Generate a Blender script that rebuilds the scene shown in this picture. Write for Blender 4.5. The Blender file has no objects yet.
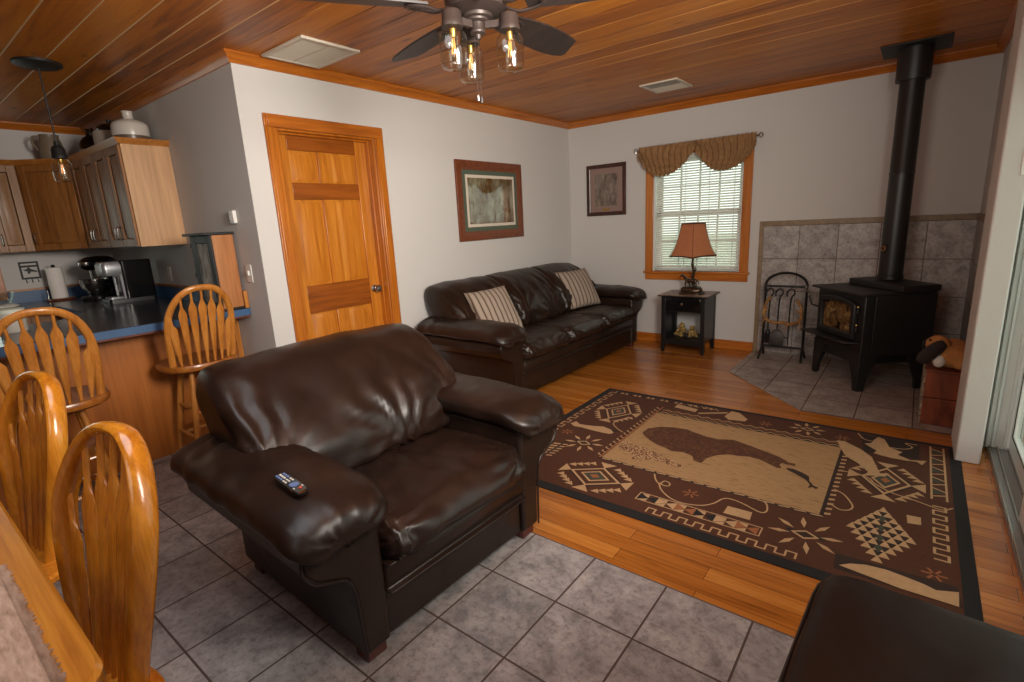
import bpy, bmesh, math, random
from mathutils import Vector, Matrix, noise
random.seed(7)
S = bpy.context.scene
COL = S.collection
PI = math.pi
def sr(h):
    h = h.lstrip('#'); v = [int(h[i:i+2], 16)/255 for i in (0, 2, 4)]
    return tuple([(x/12.92 if x <= .04045 else ((x+.055)/1.055)**2.4) for x in v]+[1.0])

# ------------------------------------------------------------------ materials
def mat_new(name):
    m = bpy.data.materials.new(name); m.use_nodes = True
    nt = m.node_tree; b = nt.nodes['Principled BSDF']
    return m, nt, b
def N(nt, t, **k):
    n = nt.nodes.new(t)
    for a, v in k.items(): setattr(n, a, v)
    return n
def ramp(nt, stops, interp='LINEAR'):
    r = nt.nodes.new('ShaderNodeValToRGB'); r.color_ramp.interpolation = interp
    e = r.color_ramp.elements
    while len(e) < len(stops): e.new(.5)
    for el, (p, c) in zip(e, stops): el.position = p; el.color = c
    return r
def coords(nt, scale=(1, 1, 1), rot=(0, 0, 0), loc=(0, 0, 0)):
    tc = N(nt, 'ShaderNodeTexCoord'); mp = N(nt, 'ShaderNodeMapping')
    mp.inputs['Scale'].default_value = scale; mp.inputs['Rotation'].default_value = rot; mp.inputs['Location'].default_value = loc
    nt.links.new(tc.outputs['Object'], mp.inputs['Vector']); return mp.outputs['Vector']
def noise_tex(nt, vec, scale, detail=4, rough=.55, dist=0):
    n = N(nt, 'ShaderNodeTexNoise'); n.inputs['Scale'].default_value = scale; n.inputs['Detail'].default_value = detail
    n.inputs['Roughness'].default_value = rough; n.inputs['Distortion'].default_value = dist
    if vec is not None: nt.links.new(vec, n.inputs['Vector'])
    return n
def bump(nt, b, h, strength, dist=.01):
    bp = N(nt, 'ShaderNodeBump'); bp.inputs['Strength'].default_value = strength; bp.inputs['Distance'].default_value = dist
    nt.links.new(h, bp.inputs['Height']); nt.links.new(bp.outputs['Normal'], b.inputs['Normal'])
def plain(name, col, rough=.5, metal=0, coat=0, var=0, vscale=20, bmp=0, bscale=200):
    m, nt, b = mat_new(name); c = sr(col)
    b.inputs['Base Color'].default_value = c; b.inputs['Roughness'].default_value = rough; b.inputs['Metallic'].default_value = metal
    b.inputs['Coat Weight'].default_value = coat
    if var:
        n = noise_tex(nt, coords(nt), vscale, 5)
        r = ramp(nt, [(.3, tuple([x*(1-var) for x in c[:3]]+[1])), (.7, tuple([min(1, x*(1+var)) for x in c[:3]]+[1]))])
        nt.links.new(n.outputs['Fac'], r.inputs['Fac']); nt.links.new(r.outputs['Color'], b.inputs['Base Color'])
    if bmp:
        n2 = noise_tex(nt, coords(nt), bscale, 4); bump(nt, b, n2.outputs['Fac'], bmp, .003)
    return m
def wood(name, dark, mid, light, axis='z', rough=.32, sc=1.0, coat=.25):
    m, nt, b = mat_new(name)
    a = 'xyz'.index(axis); s = [26*sc]*3; s[a] = 1.7*sc
    v = coords(nt, tuple(s)); n = noise_tex(nt, v, 1.0, 6, .6, .6)
    r = ramp(nt, [(.28, sr(dark)), (.5, sr(mid)), (.74, sr(light))])
    nt.links.new(n.outputs['Fac'], r.inputs['Fac'])
    s2 = [160*sc]*3; s2[a] = 5*sc
    n2 = noise_tex(nt, coords(nt, tuple(s2)), 1.0, 2)
    mx = N(nt, 'ShaderNodeMixRGB', blend_type='MULTIPLY'); mx.inputs['Fac'].default_value = .35
    r2 = ramp(nt, [(.35, (.55, .5, .45, 1)), (.6, (1, 1, 1, 1))]); nt.links.new(n2.outputs['Fac'], r2.inputs['Fac'])
    nt.links.new(r.outputs['Color'], mx.inputs[1]); nt.links.new(r2.outputs['Color'], mx.inputs[2])
    nt.links.new(mx.outputs['Color'], b.inputs['Base Color'])
    b.inputs['Roughness'].default_value = rough; b.inputs['Coat Weight'].default_value = coat; b.inputs['Coat Roughness'].default_value = .15
    bump(nt, b, n2.outputs['Fac'], .08, .002)
    return m
def leather(name, c1, c2, rough=.33):
    m, nt, b = mat_new(name)
    n = noise_tex(nt, coords(nt), 5, 5, .6)
    r = ramp(nt, [(.35, sr(c1)), (.7, sr(c2))]); nt.links.new(n.outputs['Fac'], r.inputs['Fac']); nt.links.new(r.outputs['Color'], b.inputs['Base Color'])
    b.inputs['Roughness'].default_value = rough; b.inputs['Specular IOR Level'].default_value = .36
    n2 = noise_tex(nt, coords(nt), 5.5, 2.5, .5, .5); n2.noise_type = 'RIDGED_MULTIFRACTAL'; n2.normalize = True; n3 = noise_tex(nt, coords(nt), 320, 2)
    ad = N(nt, 'ShaderNodeMath', operation='MULTIPLY_ADD'); ad.inputs[1].default_value = .05
    nt.links.new(n3.outputs['Fac'], ad.inputs[0]); nt.links.new(n2.outputs['Fac'], ad.inputs[2])
    bump(nt, b, ad.outputs[0], .32, .02)
    return m
def tilemat(name, size, ox, oy, base, dark, light, grout, plane='xy', gw=.008, rough=.42):
    m, nt, b = mat_new(name)
    tc = N(nt, 'ShaderNodeTexCoord'); sp = N(nt, 'ShaderNodeSeparateXYZ'); nt.links.new(tc.outputs['Object'], sp.inputs[0])
    cb = N(nt, 'ShaderNodeCombineXYZ')
    for i, ch in enumerate(plane):
        s = N(nt, 'ShaderNodeMath', operation='SUBTRACT'); s.inputs[1].default_value = (ox, oy)[i]-50*size
        nt.links.new(sp.outputs[ch.upper()], s.inputs[0]); nt.links.new(s.outputs[0], cb.inputs[i])
    br = N(nt, 'ShaderNodeTexBrick'); br.offset = 0; br.squash = 1
    br.inputs['Scale'].default_value = 1; br.inputs['Brick Width'].default_value = size; br.inputs['Row Height'].default_value = size
    br.inputs['Mortar Size'].default_value = gw/2; br.inputs['Mortar Smooth'].default_value = .1; br.inputs['Bias'].default_value = 0
    br.inputs['Color1'].default_value = (.82, .82, .82, 1); br.inputs['Color2'].default_value = (1.08, 1.08, 1.08, 1); br.inputs['Mortar'].default_value = (1, 1, 1, 1)
    nt.links.new(cb.outputs[0], br.inputs['Vector'])
    n = noise_tex(nt, coords(nt), 9, 8, .68, .4)
    r = ramp(nt, [(.36, sr(dark)), (.5, sr(base)), (.64, sr(light))]); nt.links.new(n.outputs['Fac'], r.inputs['Fac'])
    n2 = noise_tex(nt, coords(nt, loc=(3, 7, 1)), 38, 6, .75); r2 = ramp(nt, [(.38, (.5, .48, .47, 1)), (.52, (1, 1, 1, 1))]); nt.links.new(n2.outputs['Fac'], r2.inputs['Fac'])
    m1 = N(nt, 'ShaderNodeMixRGB', blend_type='MULTIPLY'); m1.inputs[0].default_value = .7
    nt.links.new(r.outputs[0], m1.inputs[1]); nt.links.new(r2.outputs[0], m1.inputs[2])
    m2 = N(nt, 'ShaderNodeMixRGB', blend_type='MULTIPLY'); m2.inputs[0].default_value = 1
    nt.links.new(m1.outputs[0], m2.inputs[1]); nt.links.new(br.outputs['Color'], m2.inputs[2])
    m3 = N(nt, 'ShaderNodeMixRGB'); nt.links.new(br.outputs['Fac'], m3.inputs[0]); nt.links.new(m2.outputs[0], m3.inputs[1]); m3.inputs[2].default_value = sr(grout)
    nt.links.new(m3.outputs[0], b.inputs['Base Color'])
    rr = N(nt, 'ShaderNodeMath', operation='MULTIPLY_ADD'); rr.inputs[1].default_value = .4; rr.inputs[2].default_value = rough
    nt.links.new(br.outputs['Fac'], rr.inputs[0]); nt.links.new(rr.outputs[0], b.inputs['Roughness'])
    sb = N(nt, 'ShaderNodeMath', operation='MULTIPLY_ADD'); sb.inputs[1].default_value = -1.5
    nt.links.new(br.outputs['Fac'], sb.inputs[0]); nt.links.new(n2.outputs['Fac'], sb.inputs[2]); bump(nt, b, sb.outputs[0], .25, .003)
    return m
def oakfloor():
    m, nt, b = mat_new('oak_strip_floor')
    br = N(nt, 'ShaderNodeTexBrick'); br.offset = .37; br.offset_frequency = 2
    br.inputs['Scale'].default_value = 1; br.inputs['Brick Width'].default_value = .95; br.inputs['Row Height'].default_value = .083
    br.inputs['Mortar Size'].default_value = .0011; br.inputs['Color1'].default_value = (0, 0, 0, 1); br.inputs['Color2'].default_value = (1, 1, 1, 1); br.inputs['Mortar'].default_value = (.5, .5, .5, 1)
    nt.links.new(coords(nt, loc=(20, 20, 0)), br.inputs['Vector'])
    n = noise_tex(nt, coords(nt, (1.3, 22, 1)), 1.6, 7, .62, .9)
    ad = N(nt, 'ShaderNodeMath', operation='MULTIPLY_ADD'); ad.inputs[1].default_value = .24
    nt.links.new(br.outputs['Color'], ad.inputs[0])
    mu = N(nt, 'ShaderNodeMath', operation='MULTIPLY'); mu.inputs[1].default_value = .72; nt.links.new(n.outputs['Fac'], mu.inputs[0]); nt.links.new(mu.outputs[0], ad.inputs[2])
    r = ramp(nt, [(.20, sr('#6c3810')), (.38, sr('#9e5c20')), (.54, sr('#b06c2a')), (.74, sr('#c4843e'))])
    nt.links.new(ad.outputs[0], r.inputs['Fac'])
    mx = N(nt, 'ShaderNodeMixRGB'); nt.links.new(br.outputs['Fac'], mx.inputs[0]); nt.links.new(r.outputs[0], mx.inputs[1]); mx.inputs[2].default_value = sr('#4a2810')
    nt.links.new(mx.outputs[0], b.inputs['Base Color'])
    b.inputs['Roughness'].default_value = .24; b.inputs['Coat Weight'].default_value = .3; b.inputs['Coat Roughness'].default_value = .12
    return m
def pine(name, groove=False):
    m, nt, b = mat_new(name)
    tc = N(nt, 'ShaderNodeTexCoord'); sp = N(nt, 'ShaderNodeSeparateXYZ'); nt.links.new(tc.outputs['Object'], sp.inputs[0])
    dv = N(nt, 'ShaderNodeMath', operation='DIVIDE'); dv.inputs[1].default_value = .18; nt.links.new(sp.outputs['Y'], dv.inputs[0])
    fl = N(nt, 'ShaderNodeMath', operation='FLOOR'); nt.links.new(dv.outputs[0], fl.inputs[0])
    wn = N(nt, 'ShaderNodeTexWhiteNoise', noise_dimensions='1D'); nt.links.new(fl.outputs[0], wn.inputs['W'])
    n = noise_tex(nt, coords(nt, (1.1, 14, 1)), 1.4, 6, .6, .8)
    ad = N(nt, 'ShaderNodeMath', operation='MULTIPLY_ADD'); ad.inputs[1].default_value = .25
    nt.links.new(wn.outputs['Value'], ad.inputs[0])
    mu = N(nt, 'ShaderNodeMath', operation='MULTIPLY'); mu.inputs[1].default_value = .8; nt.links.new(n.outputs['Fac'], mu.inputs[0]); nt.links.new(mu.outputs[0], ad.inputs[2])
    r = ramp(nt, [(.27, sr('#703604')), (.46, sr('#ac600a')), (.75, sr('#c87c18'))]); nt.links.new(ad.outputs[0], r.inputs['Fac'])
    vo = N(nt, 'ShaderNodeTexVoronoi'); vo.inputs['Scale'].default_value = 1; nt.links.new(coords(nt, (1.7, 5.5, 1)), vo.inputs['Vector'])
    k = ramp(nt, [(.035, (.22, .13, .08, 1)), (.10, (1, 1, 1, 1))]); nt.links.new(vo.outputs['Distance'], k.inputs['Fac'])
    mx = N(nt, 'ShaderNodeMixRGB', blend_type='MULTIPLY'); mx.inputs[0].default_value = .85
    nt.links.new(r.outputs[0], mx.inputs[1]); nt.links.new(k.outputs[0], mx.inputs[2]); nt.links.new(mx.outputs[0], b.inputs['Base Color'])
    b.inputs['Roughness'].default_value = .36; b.inputs['Specular IOR Level'].default_value = .3; b.inputs['Coat Weight'].default_value = 0; b.inputs['Coat Roughness'].default_value = .25
    return m
def glass(name, col='#ffffff', rough=.02, alpha=None):
    m, nt, b = mat_new(name)
    b.inputs['Base Color'].default_value = sr(col); b.inputs['Roughness'].default_value = rough
    b.inputs['Transmission Weight'].default_value = 1; b.inputs['IOR'].default_value = 1.45
    return m
def pane(name, tint='#f4fbf6'):
    m = bpy.data.materials.new(name); m.use_nodes = True; nt = m.node_tree; nt.nodes.clear()
    o = N(nt, 'ShaderNodeOutputMaterial'); t = N(nt, 'ShaderNodeBsdfTransparent'); t.inputs[0].default_value = sr(tint)
    g = N(nt, 'ShaderNodeBsdfGlossy'); g.inputs['Roughness'].default_value = .02; mx = N(nt, 'ShaderNodeMixShader')
    fr = N(nt, 'ShaderNodeLayerWeight'); fr.inputs['Blend'].default_value = .5
    pw = N(nt, 'ShaderNodeMath', operation='POWER'); pw.inputs[1].default_value = 4; nt.links.new(fr.outputs['Facing'], pw.inputs[0])
    ma = N(nt, 'ShaderNodeMath', operation='MULTIPLY_ADD'); ma.inputs[1].default_value = .8; ma.inputs[2].default_value = .06; nt.links.new(pw.outputs[0], ma.inputs[0])
    nt.links.new(ma.outputs[0], mx.inputs[0]); nt.links.new(t.outputs[0], mx.inputs[1]); nt.links.new(g.outputs[0], mx.inputs[2]); nt.links.new(mx.outputs[0], o.inputs[0])
    return m
def emit(name, col, st):
    m, nt, b = mat_new(name); b.inputs['Emission Color'].default_value = sr(col); b.inputs['Emission Strength'].default_value = st
    b.inputs['Base Color'].default_value = sr(col); return m
def stripes(name):
    m, nt, b = mat_new(name)
    w = N(nt, 'ShaderNodeTexWave', wave_type='BANDS', bands_direction='Y'); w.inputs['Scale'].default_value = 6.2; w.inputs['Distortion'].default_value = .25; w.inputs['Detail'].default_value = 1
    nt.links.new(coords(nt), w.inputs['Vector'])
    r = ramp(nt, [(.0, sr('#4a382c')), (.07, sr('#604a3c')), (.15, sr('#8e7e70')), (1, sr('#9c8c7d'))]); nt.links.new(w.outputs['Fac'], r.inputs['Fac'])
    nt.links.new(r.outputs[0], b.inputs['Base Color']); b.inputs['Roughness'].default_value = .95
    n = noise_tex(nt, coords(nt), 120, 3); bump(nt, b, n.outputs['Fac'], .7, .004)
    return m
def mottled(name, stops, scale=8, rough=.6, detail=8, dist=.5, bmp=0, sv=(1, 1, 1)):
    m, nt, b = mat_new(name)
    n = noise_tex(nt, coords(nt, sv), scale, detail, .65, dist)
    r = ramp(nt, [(p, sr(c)) for p, c in stops]); nt.links.new(n.outputs['Fac'], r.inputs['Fac']); nt.links.new(r.outputs[0], b.inputs['Base Color'])
    b.inputs['Roughness'].default_value = rough
    if bmp: bump(nt, b, n.outputs['Fac'], bmp, .006)
    return m

M = {}
M['wall'] = plain('wall_paint', '#c6c1bd', .75, bmp=.05, bscale=90)
M['pine'] = pine('pine_ceiling'); M['groovelit'] = plain('lit_pine_groove', '#cfa878', .6)  # kitchen-side grooves: light caught by the chamfers is put into the paler colour
M['groove'] = mottled('pine_groove', [(.42, '#5c2e08'), (.52, '#b07434'), (.7, '#c48c4c')], 1, .65, 3, 0, 0, (.7, 11, 1))
M['oakfloor'] = oakfloor()
TILE = .312
M['tilefloor'] = tilemat('grey_floor_tile', TILE, 2.3877, -3.7645-.3149, '#989190', '#7b7676', '#aba3a0', '#4a3a34')
M['hearthtile'] = tilemat('hearth_tile', TILE, 2.799, -1.54, '#9c8f88', '#85786f', '#ab9e96', '#55433b')
M['walltile'] = tilemat('hearth_wall_tile', .307, 2.155, 1.242, '#a59d99', '#8c8480', '#b8b0aa', '#6b5c54', plane='xz', gw=.007)
M['walltile_side'] = tilemat('hearth_side_tile', .307, 0, 1.242, '#a59d99', '#8c8480', '#b8b0aa', '#6b5c54', plane='yz', gw=.007)
M['tiletrim'] = mottled('tile_trim', [(.3, '#6f5c48'), (.6, '#8c7558'), (.8, '#9c8768')], 20, .5)
M['trim'] = wood('oak_trim_x', '#96501a', '#b5651f', '#c77a2e', 'x')
M['trimy'] = wood('oak_trim_y', '#96501a', '#b5651f', '#c77a2e', 'y')
M['trimz'] = wood('oak_trim_z', '#964f12', '#b26418', '#c27626', 'z')
M['door'] = wood('door_oak_z', '#a05a14', '#ba6f1e', '#ca832e', 'z')
M['doorh'] = wood('door_oak_y', '#743a0c', '#8f4a12', '#a0581a', 'y')
M['wintrim'] = wood('window_oak_z', '#9a561c', '#b86c28', '#c88038', 'z')
M['leather'] = leather('brown_leather', '#1b100b', '#271812', .36)
M['leather2'] = leather('dark_leather', '#1a100d', '#22150f', .45)
M['leathers'] = leather('sofa_leather', '#1d120c', '#2a1a12', .36)
M['piping'] = plain('leather_piping', '#1d110d', .4)
M['footwood'] = plain('cherry_foot', '#4a1d14', .35, coat=.3)
M['stool'] = wood('oak_stool', '#9a5a20', '#b8742f', '#c8863e', 'z', .3)
M['stoolx'] = wood('oak_stool_seat', '#7d4416', '#9a5a20', '#ac6c2c', 'x', .3)
M['chair'] = wood('glossy_oak_chair', '#b2641a', '#d08026', '#e09636', 'z', .2, coat=.5)
M['chairdk'] = wood('glossy_oak_bow', '#a05a14', '#c0781f', '#d28c2e', 'z', .2, coat=.5)
M['table'] = wood('oak_table', '#a2601c', '#c07c28', '#d29238', 'x', .25, coat=.4)
M['maple'] = wood('maple_panel', '#b98c62', '#c79a6e', '#d2a67a', 'z', .4, .5, coat=.1)
M['cab'] = wood('kitchen_cabinet_wood', '#6f431c', '#8f5a28', '#a26c34', 'z', .45, coat=.04)
M['cablt'] = wood('kitchen_cabinet_light', '#80562f', '#97693d', '#a87a4c', 'z', .45, coat=.04)
M['cabtrim'] = wood('kitchen_cabinet_trim', '#8e5520', '#aa6a2a', '#ba7c38', 'x', .35)
M['barpanel'] = wood('bar_panel_wood', '#9a5416', '#aa601c', '#b46a26', 'z', .45, .4, coat=.05)
M['countertop'] = mottled('dark_countertop', [(.3, '#25262c'), (.7, '#33353c')], 60, .22)
M['blue'] = plain('blue_laminate', '#38597f', .4, var=.08)
M['black'] = plain('black_paint', '#0f0d0d', .4)
M['blackgloss'] = plain('black_gloss', '#0b0b0c', .15, coat=.3)
M['iron'] = plain('black_iron', '#151312', .55, bmp=.15, bscale=120)
M['stove'] = plain('stove_black', '#1b1817', .5, var=.15, vscale=6, bmp=.08, bscale=150)
M['pipe'] = plain('stovepipe_black', '#1c1817', .42, var=.1, vscale=5)
M['stoveglass'] = mottled('sooty_stove_glass', [(.35, '#1c130c'), (.5, '#6b4f30'), (.65, '#a08558'), (.8, '#b9a47c')], 11, .2, 6, 1)
M['chrome'] = plain('brushed_nickel', '#b9b4ae', .25, 1)
M['silver'] = plain('silver_plastic', '#9a9a9c', .3, .6)
M['white'] = plain('white_paint', '#d8d4cf', .45)
M['vinyl'] = plain('white_vinyl', '#dcdcd8', .35)
M['whiteplas'] = plain('white_plastic', '#dedad3', .4)
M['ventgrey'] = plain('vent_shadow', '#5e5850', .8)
M['ventpaint'] = plain('vent_paint', '#cbc0b0', .5)
M['blind'] = plain('white_blind', '#f4f3ee', .5)
_nt = M['blind'].node_tree; _tl = N(_nt, 'ShaderNodeBsdfTranslucent'); _tl.inputs[0].default_value = sr('#f4f3ee'); _mx = N(_nt, 'ShaderNodeMixShader'); _mx.inputs[0].default_value = .45
_nt.links.new(_nt.nodes['Principled BSDF'].outputs[0], _mx.inputs[1]); _nt.links.new(_tl.outputs[0], _mx.inputs[2]); _nt.links.new(_mx.outputs[0], _nt.nodes['Material Output'].inputs[0])
M['pane'] = pane('window_glass'); M['jar'] = pane('jar_glass', '#f6f8f6')
M['valance'] = plain('brown_valance', '#8f6a45', .9, var=.15, vscale=30, bmp=.3, bscale=300)
M['shade'] = plain('rust_lampshade', '#b8734c', .85, var=.06, bmp=.2, bscale=400)
M['shadetrim'] = plain('lampshade_trim', '#4a2a1c', .8)
M['bronze'] = plain('dark_bronze', '#4a3a2c', .35, .7, var=.35, vscale=40)
M['fan'] = plain('fan_bronze', '#3c312d', .45, .35, var=.1)
M['blade'] = wood('fan_blade_wood', '#241d1b', '#2e2523', '#3a302c', 'x', .5, 1, coat=0)
M['filament'] = emit('filament_glow', '#ff9c50', 1.3)
M['cushion'] = stripes('striped_cushion')
M['mat'] = mottled('linen_placemat', [(.3, '#8c7260'), (.5, '#b09582'), (.7, '#c4ab98')], 14, .95, 8, .3, .5, (1, 6, 1))
M['crock'] = plain('stoneware_cream', '#9c9084', .35, var=.08); M['jugbrown'] = plain('stoneware_brown', '#5e4a3e', .3); M['tan'] = plain('stoneware_tan', '#756654', .45, var=.1)
M['jugwhite'] = plain('stoneware_white', '#bdb4aa', .3)
M['jugdark'] = plain('stoneware_black_brown', '#1d1412', .15, coat=.4)
M['paper'] = plain('paper_towel', '#e8e0d8', .95, bmp=.3, bscale=150)
M['redwood'] = wood('reddish_wood', '#4a2010', '#66301a', '#7a4024', 'x', .4)
M['bark'] = mottled('grey_bark_print', [(.32, '#4a4640'), (.5, '#8e887e'), (.68, '#c0bab0')], 14, .6, 8, .6, 0, (1.5, 1.5, .5))
M['boxwood'] = wood('display_box_wood', '#94592c', '#a96a38', '#b87a46', 'z', .4)
M['crate'] = mottled('stained_crate_wood', [(.3, '#3a1a0e'), (.45, '#6b3018'), (.6, '#8a4422'), (.8, '#a25a30')], 5, .45, 6, .8, .1, (1, 1, .5))
M['crateedge'] = mottled('worn_crate_edge', [(.4, '#5a4636'), (.6, '#a0907e')], 30, .8)
M['plush'] = plain('tan_plush', '#a8703c', .95, var=.15, vscale=25, bmp=.8, bscale=120)
M['plushdark'] = plain('dark_plush', '#241a18', .8, bmp=.5, bscale=120); M['plushwhite'] = plain('white_plush', '#c9c2b8', .95)
M['antler'] = mottled('antler_bone', [(.3, '#5a3818'), (.5, '#8a5c28'), (.75, '#b08848')], 12, .5)
M['frame1'] = wood('picture_frame_red', '#5a2c18', '#70391f', '#80462a', 'y', .4, coat=.1)
M['frame2'] = wood('picture_frame_dark', '#2a120c', '#3e1c12', '#50281a', 'z', .35)
M['matgreen'] = plain('green_mat', '#4e5848', .8); M['matwhite'] = plain('white_mat', '#d0c2b2', .8); M['mattaupe'] = plain('taupe_mat', '#8a7068', .8)
M['print1'] = mottled('woodland_print', [(.28, '#2a1d12'), (.42, '#5c4226'), (.55, '#76705a'), (.7, '#a29c84')], 9, .08, 8, .3, 0, (1, 2.4, .6))
for _k in ('print1',):
    _b = M[_k].node_tree.nodes['Principled BSDF']; _b.inputs['Coat Weight'].default_value = 1; _b.inputs['Coat IOR'].default_value = 1.9; _b.inputs['Coat Roughness'].default_value = .01
M['print2'] = mottled('winter_print', [(.3, '#3c342e'), (.5, '#76665c'), (.7, '#94867a')], 14, .2, 8, .5, 0, (1.6, 1, .7))
M['brass'] = plain('brass_plate', '#b08a48', .3, .9)
M['tabletop'] = mottled('marbled_tabletop', [(.3, '#2c1c16'), (.5, '#6e5040'), (.6, '#a98b78'), (.75, '#4a3228')], 13, .3, 6, 1.5)
M['figbear'] = mottled('resin_figurine', [(.3, '#4e3a1c'), (.5, '#8a6c38'), (.7, '#b89a5c')], 26, .5)
M['rugbrown'] = plain('rug_brown', '#47220b', .97, var=.12, vscale=60, bmp=.5, bscale=500)
M['rugblack'] = plain('rug_black', '#141010', .97, bmp=.5, bscale=500)
M['rugbeige'] = plain('rug_beige', '#ae8a64', .97, var=.1, vscale=50, bmp=.5, bscale=500)
M['rugfield'] = mottled('rug_field', [(.3, '#74532f'), (.45, '#98754e'), (.7, '#a37e56')], 16, .97, 8, .3, .2, (1, 5, 1))
M['rugbear'] = mottled('rug_bear', [(.3, '#3a1c0c'), (.5, '#4e2a14'), (.7, '#6b4224')], 40, .97)
M['rugrock'] = mottled('rug_rock', [(.40, '#4a2612'), (.47, '#6b4024'), (.53, '#a88460'), (.7, '#b5926c')], 90, .97, 3)
M['rugdark'] = plain('rug_dark_brown', '#2a1810', .97)
M['rugrust'] = plain('rug_rust', '#8c5430', .97)
M['ruggreen'] = plain('rug_grey_green', '#3a3a30', .97)
M['water'] = plain('shovel_iron', '#4a4644', .6, .2)
M['grass'] = mottled('lawn', [(.3, '#a4ae98'), (.7, '#c8d0be')], 3, .9)
M['keys'] = plain('remote_buttons', '#5a6c96', .5); M['keyw'] = plain('remote_light_buttons', '#b8b4ae', .5); M['keyr'] = plain('remote_red_button', '#c8503a', .4)
M['liner'] = plain('white_liner', '#cfd4c4', .6)

# ------------------------------------------------------------------ mesh builder
class B:
    def __init__(s): s.bm = bmesh.new(); s.mi = 0; s.mats = []
    def use(s, m):
        m = M[m] if isinstance(m, str) else m
        if m not in s.mats: s.mats.append(m)
        s.mi = s.mats.index(m); return s
    def _f(s, vs):
        try:
            f = s.bm.faces.new(vs); f.material_index = s.mi; return f
        except ValueError: return None
    def box(s, lo, hi, mtx=None):
        v = []
        for z in (lo[2], hi[2]):
            for x, y in ((lo[0], lo[1]), (hi[0], lo[1]), (hi[0], hi[1]), (lo[0], hi[1])):
                p = Vector((x, y, z)); v.append(s.bm.verts.new(mtx @ p if mtx else p))
        for q in ((3, 2, 1, 0), (4, 5, 6, 7), (0, 1, 5, 4), (1, 2, 6, 5), (2, 3, 7, 6), (3, 0, 4, 7)): s._f([v[i] for i in q])
        return s
    def loft(s, rings, close=True, caps=True, loop=False):
        R = [[s.bm.verts.new(p) for p in r] for r in rings]; n = len(R[0])
        for i in range(len(R)-(0 if loop else 1)):
            a, b = R[i], R[(i+1) % len(R)]
            for j in range(n if close else n-1): s._f([a[j], a[(j+1) % n], b[(j+1) % n], b[j]])
        if caps and close and not loop: s._f(R[0][::-1]); s._f(R[-1])
        return s
    def tube(s, pts, r, n=10, flat=None, caps=True):
        P = [Vector(p) for p in pts]; rr = r if isinstance(r, (list, tuple)) else [r]*len(P); rings = []
        up = Vector((0, 0, 1))
        t0 = (P[1]-P[0]).normalized()
        if abs(t0.dot(up)) > .9: up = Vector((0, 1, 0))
        nrm = (up-t0*up.dot(t0)).normalized()
        for i, p in enumerate(P):
            t = ((P[min(i+1, len(P)-1)]-P[max(i-1, 0)])).normalized()
            nrm = (nrm-t*nrm.dot(t)).normalized(); bn = t.cross(nrm)
            fx, fy = flat if flat else (1, 1)
            rings.append([p+nrm*math.cos(2*PI*k/n)*rr[i]*fx+bn*math.sin(2*PI*k/n)*rr[i]*fy for k in range(n)])
        return s.loft(rings, True, caps)
    def lathe(s, prof, c=(0, 0, 0), n=24, caps=True):
        return s.loft([[Vector((c[0]+r*math.cos(2*PI*k/n), c[1]+r*math.sin(2*PI*k/n), c[2]+z)) for k in range(n)] for r, z in prof], True, caps)
    def cyl(s, p0, p1, r0, r1=None, n=16): return s.tube([p0, p1], [r0, r1 if r1 is not None else r0], n)
    def prism(s, poly, fn, d):      # fn(a,b,t)->Vector ; extrude t from d[0] to d[1]
        return s.loft([[fn(a, b, t) for a, b in poly] for t in d])
    def poly(s, pts): s._f([s.bm.verts.new(p) for p in pts]); return s
    def ell(s, c, r, mtx=None, n=14):
        rings = []
        for i in range(1, n):
            th = PI*i/n; ring = []
            for k in range(n*2):
                ph = PI*k/n; p = Vector((r[0]*math.sin(th)*math.cos(ph), r[1]*math.sin(th)*math.sin(ph), -r[2]*math.cos(th)))
                if mtx: p = mtx @ p
                ring.append(p+Vector(c))
            rings.append(ring)
        return s.loft(rings)
    def rough(s, amp, sc, seed=0, vert=None):
        s.bm.normal_update()
        for v in s.bm.verts:
            q = v.co*sc+Vector((seed*3.1, seed*1.7, seed))
            v.co += v.normal*amp*(noise.noise(q)+.5*noise.noise(q*2.1))
        return s
    def build(s, name, mats=None, parent=None, bevel=0, smooth=.7, sub=0, seg=2, remesh=0, solid=0):
        if mats is not None: s.mats = [M[x] if isinstance(x, str) else x for x in (mats if isinstance(mats, list) else [mats])]
        bmesh.ops.recalc_face_normals(s.bm, faces=s.bm.faces)
        for f in s.bm.faces: f.smooth = True
        for e in s.bm.edges:
            if len(e.link_faces) == 2 and e.calc_face_angle(0) > smooth: e.smooth = False
        me = bpy.data.meshes.new(name); s.bm.to_mesh(me); s.bm.free()
        for m in s.mats: me.materials.append(m)
        o = bpy.data.objects.new(name, me); COL.objects.link(o)
        if parent: o.parent = parent
        if remesh:
            md = o.modifiers.new('r', 'REMESH'); md.mode = 'VOXEL'; md.voxel_size = remesh; md.use_smooth_shade = True
            sm = o.modifiers.new('s', 'SMOOTH'); sm.iterations = 4
        if solid: md = o.modifiers.new('t', 'SOLIDIFY'); md.thickness = solid
        if bevel:
            md = o.modifiers.new('b', 'BEVEL'); md.width = bevel; md.segments = seg; md.limit_method = 'ANGLE'; md.angle_limit = .6
            md.harden_normals = False
        if sub: md = o.modifiers.new('u', 'SUBSURF'); md.levels = sub; md.render_levels = sub
        return o
def V(*a): return Vector(a)
def smooth_ring(pts, n):
    m = len(pts); out = []
    for i in range(n):
        t = i*m/n; k = int(t); f = t-k
        p0, p1, p2, p3 = [pts[(k+j-1) % m] for j in range(4)]
        out.append(tuple(.5*((2*p1[d])+(-p0[d]+p2[d])*f+(2*p0[d]-5*p1[d]+4*p2[d]-p3[d])*f*f+(-p0[d]+3*p1[d]-3*p2[d]+p3[d])*f**3) for d in range(len(p1))))
    return out
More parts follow.
